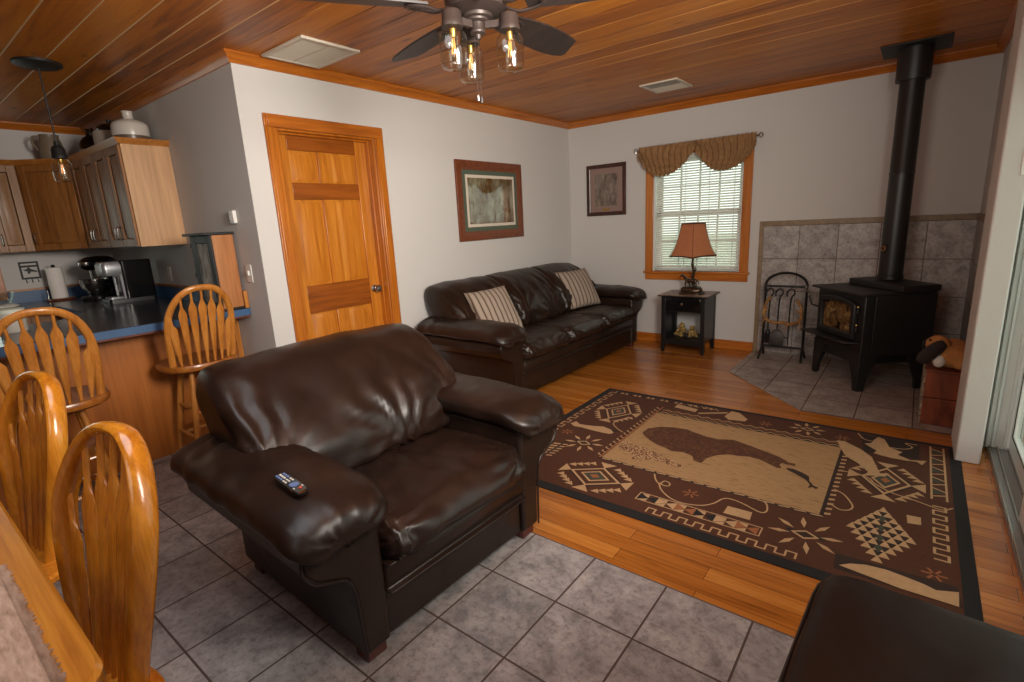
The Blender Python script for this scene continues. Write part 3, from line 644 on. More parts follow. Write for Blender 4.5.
# ------------------------------------------------------------------ rug
def rug():
    W_, H_ = 2.231, 1.66; z = [.006]
    b = B(); b.use('rugblack'); b.loft([[V(0, 0, 0), V(W_, 0, 0), V(W_, H_, 0), V(0, H_, 0)], [V(0, 0, .006), V(W_, 0, .006), V(W_, H_, .006), V(0, H_, .006)]])
    def lay(m, pts, k=1):
        b.use(m); b.poly([V(u, v, .006+.0004*k) for u, v in pts])
    def rect(m, u0, v0, u1, v1, k=1): lay(m, [(u0, v0), (u1, v0), (u1, v1), (u0, v1)], k)
    def line(m, pts, w, k=3, n=0):
        P = smooth_path(pts, n) if n else pts
        for i in range(len(P)-1):
            a, c = Vector(P[i]), Vector(P[i+1]); d = (c-a)
            if d.length < 1e-6: continue
            d.normalize(); q = Vector((-d.y, d.x))*w/2; e = d*w*.3
            lay(m, [tuple(a-e-q), tuple(c+e-q), tuple(c+e+q), tuple(a-e+q)], k+.02*i)
    rect('rugbrown', .045, .06, W_-.05, H_-.035, 1)
    # picture field with frame
    rect('rugdark', .535, .462, 1.705, 1.40, 2); rect('rugfield', .555, .485, 1.688, 1.33, 3)
    line('rugrust', [(.545, .48), (.548, 1.45)], .012, 4)
    bear = [(0.61, 0.946), (0.615, 1.027), (0.677, 1.097), (0.754, 1.127), (0.837, 1.139), (0.9, 1.115), (0.977, 1.090), (1.051, 1.085), (1.134, 1.125), (1.237, 1.091), (1.326, 1.055), (1.402, 1.026), (1.44, 1.002), (1.47, 0.973), (1.507, 0.973), (1.509, 0.945), (1.468, 0.938), (1.446, 0.947), (1.436, 0.917), (1.455, 0.88), (1.433, 0.87), (1.395, 0.892), (1.338, 0.926), (1.275, 0.935), (1.218, 0.913), (1.166, 0.905), (1.115, 0.861), (1.077, 0.788), (1.07, 0.712), (1.025, 0.72), (0.997, 0.775), (0.936, 0.796), (0.871, 0.775), (0.818, 0.8), (0.758, 0.818), (0.701, 0.853), (0.64, 0.904)]
    lay('rugbear', bear, 5)
    lay('rugdark', [(1.472, 0.895), (1.506, 0.905), (1.557, 0.883), (1.592, 0.853), (1.599, 0.806), (1.624, 0.762), (1.651, 0.75), (1.639, 0.73), (1.623, 0.742), (1.605, 0.721), (1.609, 0.763), (1.584, 0.806), (1.532, 0.846), (1.488, 0.872)], 5)
    lay('rugrock', [(0.557, 0.78), (0.654, 0.74), (0.74, 0.738), (0.815, 0.706), (0.91, 0.665), (0.978, 0.636), (1.014, 0.589), (0.947, 0.593), (0.856, 0.607), (0.801, 0.597), (0.762, 0.548), (0.722, 0.548), (0.677, 0.621), (0.616, 0.636), (0.576, 0.651)], 5)
    # ticks and dashes round the field
    for i in range(19):
        v = .50+i*.05; line('rugbeige', [(.548, v), (.515, v+.016), (.515, v+.03)], .008, 4)
    for i in range(17): v = .50+i*.05; lay('rugbeige', [(1.705, v), (1.73, v+.008), (1.73, v+.026), (1.705, v+.018)], 4)
    for i in range(17): u = .57+i*.068; lay('rugbeige', [(u, .468), (u+.05, .474), (u+.04, .482), (u-.01, .476)], 4)
    for q, c in ((1.345, 'rugbeige'), (1.375, 'rugrust'), (1.40, 'rugbeige')):
        line(c, [(.57+i*.035, q+(.014 if i % 2 else -.008)) for i in range(33)], .008, 4)
    # stepped diamond motifs with triangle rows
    def diamond(cx, cy, a, h, k=4, rows=True):
        dia = lambda s: [(cx-a*s, cy), (cx, cy+h*s), (cx+a*s, cy), (cx, cy-h*s)]
        lay('rugdark', dia(1.12), 2.5); lay('rugbeige', dia(1.0), k); lay('rugbrown', dia(.86), k+1); lay('rugbeige', dia(.58), k+2); lay('ruggreen', dia(.46), k+3); lay('rugrust', dia(.2), k+4)
        for p, d in (((cx-a, cy), (-1, 0)), ((cx+a, cy), (1, 0)), ((cx, cy+h), (0, 1)), ((cx, cy-h), (0, -1))):
            t = .05; n_ = (-d[1], d[0]); lay('rugbeige', [(p[0]+d[0]*t*1.1+n_[0]*t, p[1]+d[1]*t*1.1+n_[1]*t), (p[0]+d[0]*t*1.1-n_[0]*t, p[1]+d[1]*t*1.1-n_[1]*t), (p[0]-d[0]*.004, p[1]-d[1]*.004)], k+1)
        for sx in (1, -1):
            for sy in (1, -1):
                for i in range(4):
                    f = .22+.2*i; x = cx+sx*(a*f+.045); y = cy+sy*(h*(1-f)+.045); t = .026
                    lay('rugbeige', [(x-t, y-t*.6), (x+t, y-t*.6), (x, y+t*.8)], k+1)
    diamond(.305, 1.21, .105, .165); diamond(.635, .255, .157, .115); diamond(1.915, 1.01, .108, .165)
    # big checkered diamond
    cx, cy, a, h, m = 1.922, .468, .105, .215, 5
    lay('rugdark', [(cx-a, cy), (cx, cy+h), (cx+a, cy), (cx, cy-h)], 3)
    for i in range(m+1):
        for j in range(m+1):
            u = (i-j)/m; v = (i+j)/m-1; x, y = cx+a*u, cy+h*v; tx, ty = a/m*.95, h/m*.95
            lay('rugbeige', [(x-tx, y-ty*.5), (x+tx, y-ty*.5), (x, y+ty*.75)], 4)
            if 0 < i < m and i == j: lay('ruggreen', [(x-tx*.8, y), (x, y+ty*.8), (x+tx*.8, y), (x, y-ty*.8)], 5)
    # feathered crosses
    def cross(cx, cy, s):
        lay('rugdark', [(cx-s*.55, cy-.012), (cx+s*.55, cy-.012), (cx+s*.55, cy+.022), (cx-s*.55, cy+.022)], 3)
        line('rugbeige', [(cx-s*.35, cy), (cx, cy+s*.22), (cx+s*.35, cy), (cx, cy-s*.22), (cx-s*.35, cy)], .01, 4)
        for i in range(8):
            an = 2*PI*i/8+.2; d = Vector((math.cos(an), math.sin(an))); q = Vector((-d.y, d.x))*.012; o = Vector((cx, cy)); p0, p1, p2 = o+d*s*.4, o+d*s*.72, o+d*s*1.05
            lay('rugbeige', [tuple(p0), tuple(p1+q), tuple(p2), tuple(p1-q)], 4)
    cross(.362, .604, .125); cross(1.661, .28, .14); cross(1.48, 1.53, .10)
    # fish and blobs
    lay('rugdark', [(.11, .86), (.45, .90), (.48, .87), (.2, .83)], 2.2)
    for f in ([(0.123, 0.833), (0.139, 0.887), (0.185, 0.853), (0.283, 0.871), (0.344, 0.898), (0.416, 0.877), (0.454, 0.837), (0.44, 0.807), (0.371, 0.802), (0.296, 0.804), (0.224, 0.81), (0.169, 0.803)],
              [(0.978, 1.486), (0.992, 1.609), (1.05, 1.599), (1.126, 1.505), (1.117, 1.459), (1.017, 1.44)],
              [(1.804, 0.128), (1.839, 0.162), (1.891, 0.187), (1.957, 0.195), (2.009, 0.187), (2.071, 0.174), (2.106, 0.159), (2.171, 0.19), (2.168, 0.10), (2.0, .10)]): lay('rugbeige', f, 9)
    lay('rugdark', [(1.76, 1.60), (2.05, 1.62), (2.05, 1.38), (1.80, 1.33)], 2); lay('rugdark', [(1.785, .21), (2.17, .225), (2.18, .10), (1.79, .10)], 2)
    lay('rugbeige', [(1.654, 1.427), (1.692, 1.437), (1.78, 1.359), (1.84, 1.274), (1.864, 1.174), (1.887, 1.081), (1.928, 1.096), (1.91, 1.05), (1.862, 1.034), (1.828, 1.012), (1.835, 1.069), (1.781, 1.156), (1.722, 1.213), (1.689, 1.304)], 10)
    lay('rugbeige', [(1.792, 1.458), (1.824, 1.485), (1.831, 1.535), (1.851, 1.602), (1.884, 1.581), (1.913, 1.467), (1.974, 1.429), (1.954, 1.38), (2.012, 1.335), (2.082, 1.367), (2.062, 1.298), (2.041, 1.33), (1.984, 1.317), (1.926, 1.316), (1.882, 1.324), (1.843, 1.336), (1.856, 1.381), (1.827, 1.414)], 10)
    for L in ([(0.902, 0.448), (0.927, 0.399), (0.965, 0.362), (0.975, 0.403), (1.005, 0.398), (1.015, 0.368), (0.989, 0.357), (0.964, 0.367), (0.994, 0.311), (1.058, 0.258), (1.13, 0.241), (1.216, 0.27), (1.261, 0.325), (1.282, 0.384), (1.315, 0.405), (1.378, 0.393), (1.459, 0.358), (1.485, 0.386), (1.466, 0.458), (1.427, 0.468)],
              [(1.713, 1.003), (1.785, 1.02), (1.844, 0.991), (1.875, 0.941), (1.944, 0.882), (2.02, 0.86), (2.093, 0.831), (2.139, 0.82), (2.175, 0.859)],
              [(1.717, 0.774), (1.762, 0.738), (1.803, 0.651), (1.795, 0.599), (1.759, 0.58), (1.723, 0.607)], [(1.747, 1.61), (1.782, 1.533), (1.824, 1.517)],
              [(1.913, 1.467), (1.98, 1.483), (2.017, 1.53), (1.986, 1.576), (2.039, 1.582)], [(0.418, 1.146), (0.377, 1.001), (0.425, 0.93), (0.498, 0.879)]): line('rugbeige', L, .008, 8, 60)
    line('rugbeige', [(.813, 1.46), (.97, 1.56)], .024, 6)
    for q in ([(1.321, 0.263), (1.322, 0.335), (1.432, 0.338), (1.438, 0.267)], [(2.008, 0.69), (2.06, 0.697), (2.061, 0.628), (2.013, 0.615)], [(.62, 1.49), (.62, 1.56), (.78, 1.53), (.78, 1.47)]): lay('rugbeige', q, 6)
    # greek key along the near edge and both sides
    def key(P, w=.008): line('rugbeige', P, w, 4)
    P = []
    for i in range(9): u = 1.01+i*.076; P += [(u, .078), (u, .118), (u+.038, .118), (u+.038, .078)]
    key(P)
    P = []
    for i in range(11): v = .62+i*.09; P += [(.062, v), (.062, v+.045), (.098, v+.045), (.098, v+.09)]
    key(P)
    P = []
    for i in range(6): v = .38+i*.085; P += [(2.105, v), (2.15, v), (2.15, v+.042), (2.105, v+.042)]
    key(P, .01)
    P = [(2.10, .93), (2.155, .93)]
    key([(2.10, .92), (2.10, 1.60)], .009); key([(2.158, .92), (2.158, 1.60)], .009)
    for i in range(5): v = .95+i*.13; key([(2.10, v), (2.158, v+.03), (2.158, v+.065), (2.10, v+.10)], .009); lay('ruggreen', [(2.105, v+.03), (2.15, v+.05), (2.15, v+.06), (2.105, v+.09)], 3)
    for i in range(6): v = .31+i*.036; lay('rugbeige', [(.20, v), (.29, v+.03), (.29, v+.042), (.20, v+.02)], 4)
    line('rugdark', [(.245, .30), (.255, .56)], .014, 5)
    # bow-tie row
    u = .925
    for i, c in enumerate(['rugblack', 'rugblack', 'rugbeige', 'rugbeige', 'rugrust', 'rugrust', 'rugblack', 'rugblack', 'rugbeige', 'rugbeige', 'rugrust', 'rugrust']):
        w = .047; x0 = u+i*w
        if i % 2 == 0: lay(c, [(x0, .165), (x0, .228), (x0+w, .196)], 5); lay('rugbeige', [(x0+.004, .226), (x0+w, .198), (x0+w, .228)], 4); lay('rugbeige', [(x0+.004, .166), (x0+w, .164), (x0+w, .192)], 4)
        else: lay(c, [(x0+w, .165), (x0+w, .228), (x0, .196)], 5)
    line('rugbeige', [(.92, .232), (1.50, .232), (1.50, .160), (.92, .160), (.92, .232)], .006, 6)
    for i in range(22):
        u0 = .10+i*.037; lay('rugbeige' if i % 3 else 'rugblack', [(u0, 1.575), (u0+.03, 1.575), (u0+.015, 1.612)], 4)
    for i in range(5): u0 = .66+i*.05; key([(u0, 1.57), (u0+.025, 1.60), (u0+.05, 1.57)], .007)
    for cx, cy in ((1.134, .355), (.179, .703), (2.102, .263), (1.241, 1.491), (1.678, 1.489)):
        for i in range(6):
            an = PI*i/3; line('rugrust', [(cx+.012*math.cos(an), cy+.012*math.sin(an)), (cx+.038*math.cos(an), cy+.038*math.sin(an))], .009, 4)
    o = b.build('area_rug', smooth=.3); o.location = (1.411, -3.41, 0.0)
    tag(o, 'brown lodge rug with a fishing bear and trout on the oak floor', 'rug')
rug()

# ------------------------------------------------------------------ dining table, chairs, placemat
t = thing('dining_table', 'oak dining table with a rounded corner at the lower left', 'dining table', (1.25, -5.87, 0))
def rrect(hx, hy, r, z, n=8):
    out = []
    for sx, sy, a0 in ((1, 1, 0), (-1, 1, PI/2), (-1, -1, PI), (1, -1, 1.5*PI)):
        for k in range(n+1):
            a = a0+PI/2*k/n; out.append(V(sx*(hx-r)+r*math.cos(a), sy*(hy-r)+r*math.sin(a), z))
    return out
B().loft([rrect(1.155*k, .535*1+(k-1), .06, z) for k, z in ((.985, .71), (1, .718), (1, .742), (.993, .75))]).build('table_top', 'table', t, smooth=.5)
B().box((-1.0, -.44, .62), (1.0, .44, .71)).build('apron', 'table', t, bevel=.004)
for sx in (1, -1):
    for sy in (1, -1):
        B().lathe([(.03, 0), (.035, .02), (.026, .06), (.034, .2), (.042, .42), (.03, .52), (.046, .56), (.046, .63)], (sx*.96, sy*.40, 0), 16).build('leg', 'chair', t)
b = B(); rows = []
nx, ny = 60, 34
for j in range(ny+1):
    rows.append([V(-.34+.68*i/nx, -.22+.44*j/ny, .004+.0015*noise.noise(V(i*.3, j*.3, 1))) for i in range(nx+1)])
b.loft(rows, close=False, caps=False)
for i in range(0, nx*3):
    x = -.34+.68*i/(nx*3); b.box((x, .212, .0015), (x+.0018, .232+.008*random.random(), .003))
for j in range(0, ny*3):
    y = -.22+.44*j/(ny*3); b.box((.335, y, .0015), (.357+.008*random.random(), y+.0018, .003))
o = b.build('placemat', 'mat', smooth=3, solid=.002); o.location = (2.115, -5.618, .7515); o.scale = (.74, 1, 1); tag(o, 'woven fringed linen placemat on the oak table corner', 'placemat')

def arrow_spindle(p0, p1, facing, wmax, zmax=.72, zmin=.5, r=.0075, n=30):
    """flat arrow-shaped spindle between two points; facing = normal of the flat side"""
    p0, p1 = Vector(p0), Vector(p1); d = (p1-p0); rings = []; dn = d.normalized(); side = dn.cross(Vector(facing)).normalized(); fn = side.cross(dn).normalized()
    for i in range(n+1):
        f = i/n
        if f < .05: w = r
        elif f < zmax: w = r+(wmax-r)*((f-.05)/(zmax-.05))**.8
        elif f < zmax+.10: w = wmax-(wmax-r)*((f-zmax)/.10)**1.1
        else: w = r
        th = .0075 if w < wmax*.6 else .0055; c = p0+d*f
        rings.append([c+side*w*math.cos(2*PI*k/10)+fn*th*math.sin(2*PI*k/10) for k in range(10)])
    return B().loft(rings)
def bow_pts(hw, h, zs, lean, rear, n=40, curve=.05, taper=.14):
    """hoop of a bow-back chair; local frame: back at -y... here the back plane is at y=rear, leaning outwards (+y)"""
    out = []
    for i in range(n+1):
        a = PI*i/n; c, s = math.cos(a), math.sin(a)
        x = hw*math.copysign(abs(c)**.78, c)*(1 if s > .62 else 1-taper*(1-s/.62)**1.2)
        z = zs+h*s**.72
        y = rear+lean*(z-zs)-curve*(x/hw)**2*(1-.4*(z-zs)/h)
        out.append(V(x, y, z))
    return out
def dining_chair(label):
    r = thing('dining_chair', label, 'dining chair', group='oak dining chairs at the table')
    zs = .45
    rg = [[V(p.x, p.y-.21, z) for p in sq(0, 0, .215*k, .215*k, 0, 3.2, 40)] for k, z in ((.93, zs-.035), (1, zs-.022), (1, zs-.008), (.96, zs), (.7, zs-.004), (.3, zs-.01))]
    B().loft(rg).build('seat', 'chair', r)
    P = bow_pts(.200, .57, zs-.01, .19, -.045, 44, .05, .52)
    B().tube(P, .0195, 14, flat=(1.35, .72)).build('back_bow', 'chairdk', r)
    for i in range(7):
        f = -1+2*i/6; xb = f*.085; xt = f*.158
        zt = zs-.01+.57*(1-abs(xt/.205)**2.9)**.5*.985; zb = zs-.012
        yb = -.050-.05*(xb/.205)**2; yt = -.045+.19*(zt-zs)-.05*(xt/.205)**2*.6
        arrow_spindle((xb, yb, zb), (xt, yt, zt), (0, 1, -.18), .036, .74).build('spindle', 'chair', r)
    for sx in (1, -1):
        B().tube(smooth_path([(sx*.15, -.07, zs-.02), (sx*.185, -.02, .22), (sx*.20, .0, 0)], 10), [.014, .016, .018, .019, .019, .018, .017, .016, .015, .014, .012], 10).build('leg', 'chair', r)
        B().tube(smooth_path([(sx*.15, -.35, zs-.02), (sx*.185, -.385, .22), (sx*.20, -.40, 0)], 10), [.014, .016, .018, .019, .019, .018, .017, .016, .015, .014, .012], 10).build('leg', 'chair', r)
        B().cyl((sx*.185, -.03, .2), (sx*.185, -.375, .2), .010).build('stretcher', 'chair', r)
    B().cyl((-.185, -.2, .2), (.185, -.2, .2), .010).build('stretcher', 'chair', r)
    return r
c1 = dining_chair('glossy oak arrow-back dining chair nearest the rounded table corner')
c1.location = (1.98, -5.230, 0); c1.rotation_euler = (0, 0, math.radians(11))
dup(c1, (1.17, -5.215, 0), math.radians(12), 'glossy oak arrow-back dining chair farther along the table beside the bar')

# ------------------------------------------------------------------ swivel bar stools
def bar_stool(label):
    r = thing('bar_stool', label, 'bar stool', group='oak swivel stools at the bar')
    zs = .66
    rg = [sq(0, 0, .215*k, .225*k, z, 2.6, 44) for k, z in ((.90, zs-.045), (.98, zs-.034), (1, zs-.016), (.97, zs), (.7, zs-.006), (.3, zs-.012))]
    B().loft(rg).build('seat', 'stoolx', r)
    B().lathe([(.10, zs-.075), (.105, zs-.068), (.105, zs-.047), (.09, zs-.045)], n=24).build('swivel_plate', 'stoolx', r)
    # back on +x side: build in (y as lateral)
    def T(p): return V(p.y, -p.x, p.z)
    P = [T(p) for p in bow_pts(.205, .475, zs-.01, .20, .150, curve=.075)]
    B().tube(P, .018, 12, flat=(1.1, .8)).build('back_bow', 'stool', r)
    for i in range(7):
        f = -1+2*i/6; xb = f*.135; xt = f*.168
        zt = zs-.01+.475*(1-abs(xt/.205)**2.9)**.5*.985; zb = zs-.012
        yb = .148-.075*(xb/.205)**2; yt = .15+.20*(zt-zs)-.075*(xt/.205)**2*.62
        arrow_spindle(T(V(xb, yb, zb)), T(V(xt, yt, zt)), (1, 0, -.2), .024, .76).build('spindle', 'stool', r)
    for a in (PI/4, 3*PI/4, 5*PI/4, 7*PI/4):
        c, s = math.cos(a), math.sin(a)
        B().tube([V(c*.12+c*.11*k/10, s*.12+s*.11*k/10, (zs-.07)*(1-k/10)) for k in range(11)], [.015, .016, .018, .0195, .020, .0195, .019, .018, .0165, .015, .013], 10).build('leg', 'stool', r)
    for z, rr in ((.16, 0), (.34, 1)):
        k = 1-z/(zs-.07); R = (.12+.11*k)*.7071
        for a, b_ in (((-1, -1), (1, -1)), ((-1, 1), (1, 1)), ((-1, -1), (-1, 1)), ((1, -1), (1, 1))):
            dz = .03 if a[0] != b_[0] else 0
            B().tube([V(a[0]*R+(b_[0]-a[0])*R*f, a[1]*R+(b_[1]-a[1])*R*f, z+dz) for f in (0, .25, .5, .75, 1)], [.008, .0105, .0115, .0105, .008], 8).build('stretcher', 'stool', r)
    return r
s1 = bar_stool('oak swivel bar stool with spindle back nearest the kitchen wall'); s1.location = (-.25, -4.20, 0)
dup(s1, (-.02, -4.965, 0), math.radians(-4), 'oak swivel bar stool with spindle back behind the dining chairs')

# ------------------------------------------------------------------ kitchen
CT = .925
t = thing('kitchen_peninsula', 'wood-panelled breakfast bar base under the blue-edged counter', 'kitchen island')
B().box((-.52, -6.2, 0), (-.50, YK-.006, .868)).build('end_panel', 'barpanel', t)
B().box((-.50, YK-.041, 0), (-.485, YK-.006, .868)).build('corner_trim', 'stool', t)
B().box((-1.12, -6.2, .10), (-.52, YK-.006, .868)).build('carcass', 'cab', t); B().box((-1.06, -6.2, 0), (-.52, YK-.006, .10)).build('toe_kick', 'black', t)
t = thing('base_cabinet', 'wooden base cabinets along the far kitchen walls', 'base cabinet')
B().box((XD+.006, YB+1.2, .1), (XD+.60, YK-.006, .868)).build('carcass', 'cab', t); B().box((XD+.6, YK-.60, .1), (-1.12, YK-.006, .868)).build('carcass', 'cab', t); B().box((XD+.02, YB+1.2, 0), (XD+.54, YK-.006, .1)).build('toe_kick', 'black', t)
for k in range(3):
    y1 = -4.62-k*.46; B().box((XD+.60, y1-.44, .13), (XD+.62, y1, .66)).build('door', 'cab', t, bevel=.006); d = B().box((XD+.60, y1-.44, .68), (XD+.62, y1, .85)).build('drawer', 'cab', t, bevel=.006)
    B().tube(smooth_path([(XD+.62, y1-.27, .765), (XD+.645, y1-.25, .765), (XD+.645, y1-.19, .765), (XD+.62, y1-.17, .765)], 10), .005, 6).build('handle', 'chrome', d)
# worktop: U-shape with blue edge
t = thing('kitchen_worktop', 'dark worktop with a blue laminate edge on the breakfast bar', 'worktop')
out = [(-.272, YK-.005), (-.272, -6.2), (-1.16, -6.2), (-1.16, -4.66), (-1.40, -4.47), (-2.15, -4.47), (-2.38, -4.70), (-2.38, -6.8), (XD+.005, -6.8), (XD+.005, YK-.005)]
B().prism(out, lambda a, c, z: V(a, c, z), (CT-.004, CT)).build('worktop_surface', 'countertop', t)
B().prism([(a, c) for a, c in out], lambda a, c, z: V(a, c, z), (CT-.05, CT-.0045)).build('worktop_edge', 'blue', t)
B().prism([(-.275, YK-.005), (-.275, -6.2), (-1.15, -6.2), (-1.15, YK-.005)], lambda a, c, z: V(a, c, z), (CT-.062, CT-.05)).build('under_strip', 'redwood', t)
B().box((XD+.005, YK-.018, CT), (-.29, YK-.005, CT+.10)).build('backsplash', 'blue', t); B().box((XD+.005, -6.8, CT), (XD+.018, YK-.005, CT+.10)).build('backsplash', 'blue', t)
B().box((XD+.005, YK-.024, CT+.10), (-.29, YK-.005, CT+.118)).build('backsplash_cap', 'cabtrim', t); B().box((XD+.005, -6.8, CT+.10), (XD+.024, YK-.005, CT+.118)).build('backsplash_cap', 'cabtrim', t); B().box((-.29, YK-.03, CT), (-.272, YK-.005, CT+.118)).build('backsplash_end', 'stool', t, bevel=.002)
# upper cabinets
UB, UT = 1.372, 2.088
def raised_door(parent, origin, ux, n, w, h, hs, m='cab'):
    """door in plane through origin along ux (horizontal), outward normal n"""
    o, ux, n, uz = Vector(origin), Vector(ux), Vector(n), V(0, 0, 1)
    P = lambda a, z, d: o+ux*a+uz*z+n*d
    b = B(); fr = .055
    for a0, a1, z0, z1 in ((0, fr, 0, h), (w-fr, w, 0, h), (fr, w-fr, 0, fr), (fr, w-fr, h-fr, h)):
        b.loft([[P(a0, z0, d), P(a1, z0, d), P(a1, z1, d), P(a0, z1, d)] for d in (0, .018)])
    d = b.build('door', m, parent, bevel=.003)
    b = B().loft([[P(fr+i, fr+i, dd), P(w-fr-i, fr+i, dd), P(w-fr-i, h-fr-i, dd), P(fr+i, h-fr-i, dd)] for i, dd in ((0, .004), (.005, .004), (.038, .014), (.04, .0145))]); b.build('raised_panel', m, d)
    ha = w-.03 if hs > 0 else .03
    b = B().tube(smooth_path([P(ha, .055, .018), P(ha, .06, .04), P(ha, .10, .046), P(ha, .14, .04), P(ha, .145, .018)], 14), .0055, 8); b.build('handle', 'chrome', d)
def crown_strip(parent, pts, m='cabtrim'):
    b = B(); prof = [(0, 0), (.012, 0), (.018, .012), (.030, .026), (.036, .04), (0, .04)]
    rings = []
    for i, (x, y, nx, ny) in enumerate(pts): rings.append([V(x+nx*d, y+ny*d, UT+z-.004) for d, z in prof])
    b.loft(rings); b.build('cornice', m, parent)
for k, (xa, xb, lb) in enumerate(((-2.395, -1.772, 'pair of wooden upper cabinet doors next to the corner cabinet'), (-1.772, -1.15, 'wooden upper cabinet at the end of its row with a pale side panel'))):
    t = thing('upper_cabinet', lb, 'kitchen cabinet', group='upper kitchen cabinets')
    B().box((xa, YK-.305, UB), (xb, YK, UT)).build('carcass', 'cab', t)
    if k == 1: B().box((xb, YK-.305, UB), (xb+.006, YK, UT)).build('side_panel', 'maple', t)
    w = (xb-xa)/2
    for i in (0, 1): raised_door(t, (xa+i*w+.004, YK-.305, UB+.004), (1, 0, 0), (0, -1, 0), w-.008, UT-UB-.012, 1 if i == 0 else -1)
    crown_strip(t, [(xa, YK-.305, 0, -1), (xb+(.006 if k else 0), YK-.305, .7 if k else 0, -1)]+([(xb+.006, YK, 1, 0)] if k else []))
    B().box((xa, YK-.305, UT), (xb, YK, UT+.006)).build('cabinet_top', 'cab', t)
t = thing('upper_cabinet', 'diagonal corner upper cabinet with a single wooden door', 'kitchen cabinet', group='upper kitchen cabinets')
pc = [(XD, YK), (-2.395, YK), (-2.395, YK-.305), (XD+.305, -4.43), (XD, -4.43)]
B().prism(pc, lambda a, c, z: V(a, c, z), (UB, UT)).build('carcass', 'cab', t)
u = Vector((-2.395-(XD+.305), YK-.305+4.43, 0)); wl = u.length; u.normalize(); nn = Vector((u.y, -u.x, 0))
raised_door(t, Vector((XD+.305, -4.43, UB+.004))+u*.02, u, nn, wl-.04, UT-UB-.012, -1)
crown_strip(t, [(XD+.305, -4.43, nn.x, nn.y), (-2.395, YK-.305, nn.x, nn.y)])
t = thing('upper_cabinet', 'lighter wooden upper cabinet at the far left edge', 'kitchen cabinet', group='upper kitchen cabinets')
B().box((XD, -4.66, UB), (XD+.305, -4.43, UT)).build('carcass', 'cablt', t)
raised_door(t, (XD+.305, -4.655, UB+.004), (0, 1, 0), (1, 0, 0), .22, UT-UB-.012, -1, 'cablt')
crown_strip(t, [(XD+.305, -4.66, 1, 0), (XD+.305, -4.43, 1, 0)])
# crocks on top of the cabinets
CZ = UT+.037
def pot(name, cat, label, loc, prof, m, top=None, hang=None, n=28, sc=1.0):
    t = thing(name, label, cat, (loc[0], loc[1], CZ-.03), group='stoneware on the kitchen cabinets'); t.scale = (sc, sc, sc)
    B().lathe(prof, n=n).build('body', m, t)
    if top: B().lathe(top[0], n=n).build(top[2], top[1], t)
    if hang: B().tube(smooth_path(hang[0], 16), .010, 8).build('handle', hang[1], t)
    return t
pot('stoneware_jug', 'jug', 'large white and brown stoneware jug nearest the cabinet end', (-1.36, YK-.155), [(.0, 0), (.112, 0), (.116, .02), (.116, .075)], 'jugbrown', ([(.116, .075), (.117, .08), (.117, .145), (.108, .165), (.075, .185), (.036, .194), (.033, .198), (.033, .245), (.037, .25), (.026, .252), (.024, .2), (0, .2)], 'jugwhite', 'shoulder'))
pot('stoneware_crock', 'crock', 'cream crock with a black lid behind the large jug', (-1.76, YK-.165), [(0, 0), (.088, 0), (.094, .02), (.094, .12), (.09, .128), (0, .128)], 'crock', ([(0, .128), (.07, .128), (.075, .14), (.07, .155), (.04, .175), (.012, .18), (.016, .2), (0, .205)], 'jugdark', 'lid'), ([(.09, 0, .09), (.125, 0, .12), (.12, 0, .16), (.06, 0, .17)], 'jugdark'), sc=1.25)
pot('stoneware_crock', 'crock', 'plain tan crock half hidden between the jugs', (-2.0, YK-.1), [(0, 0), (.08, 0), (.084, .02), (.084, .14), (.07, .15), (0, .15)], 'tan', sc=1.3)
pot('stoneware_jug', 'jug', 'black-topped stoneware jug at the left of the cabinet row', (-2.30, YK-.16), [(0, 0), (.09, 0), (.094, .02), (.094, .09)], 'crock', ([(.094, .09), (.09, .14), (.06, .185), (.03, .205), (.027, .25), (.034, .258), (0, .258)], 'jugdark', 'shoulder'), ([(.03, 0, .24), (.08, 0, .25), (.10, 0, .2), (.088, 0, .14)], 'jugdark'))
pot('stoneware_pitcher', 'pitcher', 'tan stoneware pitcher standing alone above the corner cabinet', (-2.70, -4.16), [(0, 0), (.07, 0), (.08, .03), (.085, .12), (.078, .19), (.066, .225), (.07, .25), (.06, .25), (.055, .2), (0, .2)], 'tan', None, ([(-.02, -.07, .235), (-.02, -.105, .225), (-.02, -.11, .17), (-.02, -.082, .12)], 'tan'))
# counter items
t = thing('paper_towel_holder', 'white paper towel roll on a round wooden holder', 'paper towel', (-2.80, -4.33, CT))
B().lathe([(0, 0), (.10, 0), (.105, .008), (.10, .018), (0, .018)], n=28).build('base', 'redwood', t)
B().lathe([(.02, .02), (.058, .02), (.06, .03), (.06, .285), (.058, .295), (.02, .295)], n=28).build('paper_roll', 'paper', t)
B().lathe([(.012, .018), (.012, .30), (.016, .305), (.012, .32), (0, .322)], n=14).build('post', 'black', t)
B().cyl((.03, -.085, .018), (.03, -.085, .10), .005).build('guard_rod', 'chrome', t)
t = thing('stand_mixer', 'black stand mixer with a steel bowl left of the coffee maker', 'stand mixer', (-2.44, -4.10, CT), math.radians(-52))
B().loft([rrect(.16*k, .10*k, .05, z) for k, z in ((.95, 0), (1, .01), (1, .03), (.9, .04))]).build('base', 'black', t)
B().loft([[V(p.x-.10, p.y, p.z) for p in rrect(.055*k, .055*k, .03, z)] for k, z in ((1.1, .03), (1, .1), (.95, .2), (1.1, .27))]).build('column', 'black', t)
b = B(); rings = []
for x, rx in ((-.19, .03), (-.175, .055), (-.12, .072), (0, .076), (.09, .068), (.135, .052), (.15, .03)): rings.append([V(x, rx*math.cos(2*PI*k/20), .315+rx*.85*math.sin(2*PI*k/20)) for k in range(20)])
b.loft(rings).build('motor_head', 'blackgloss', t)
B().lathe([(.0, .045), (.05, .045), (.06, .05), (.10, .12), (.108, .18), (.104, .18), (.09, .11), (0, .06)], (.06, 0, 0), 28).build('bowl', 'chrome', t)
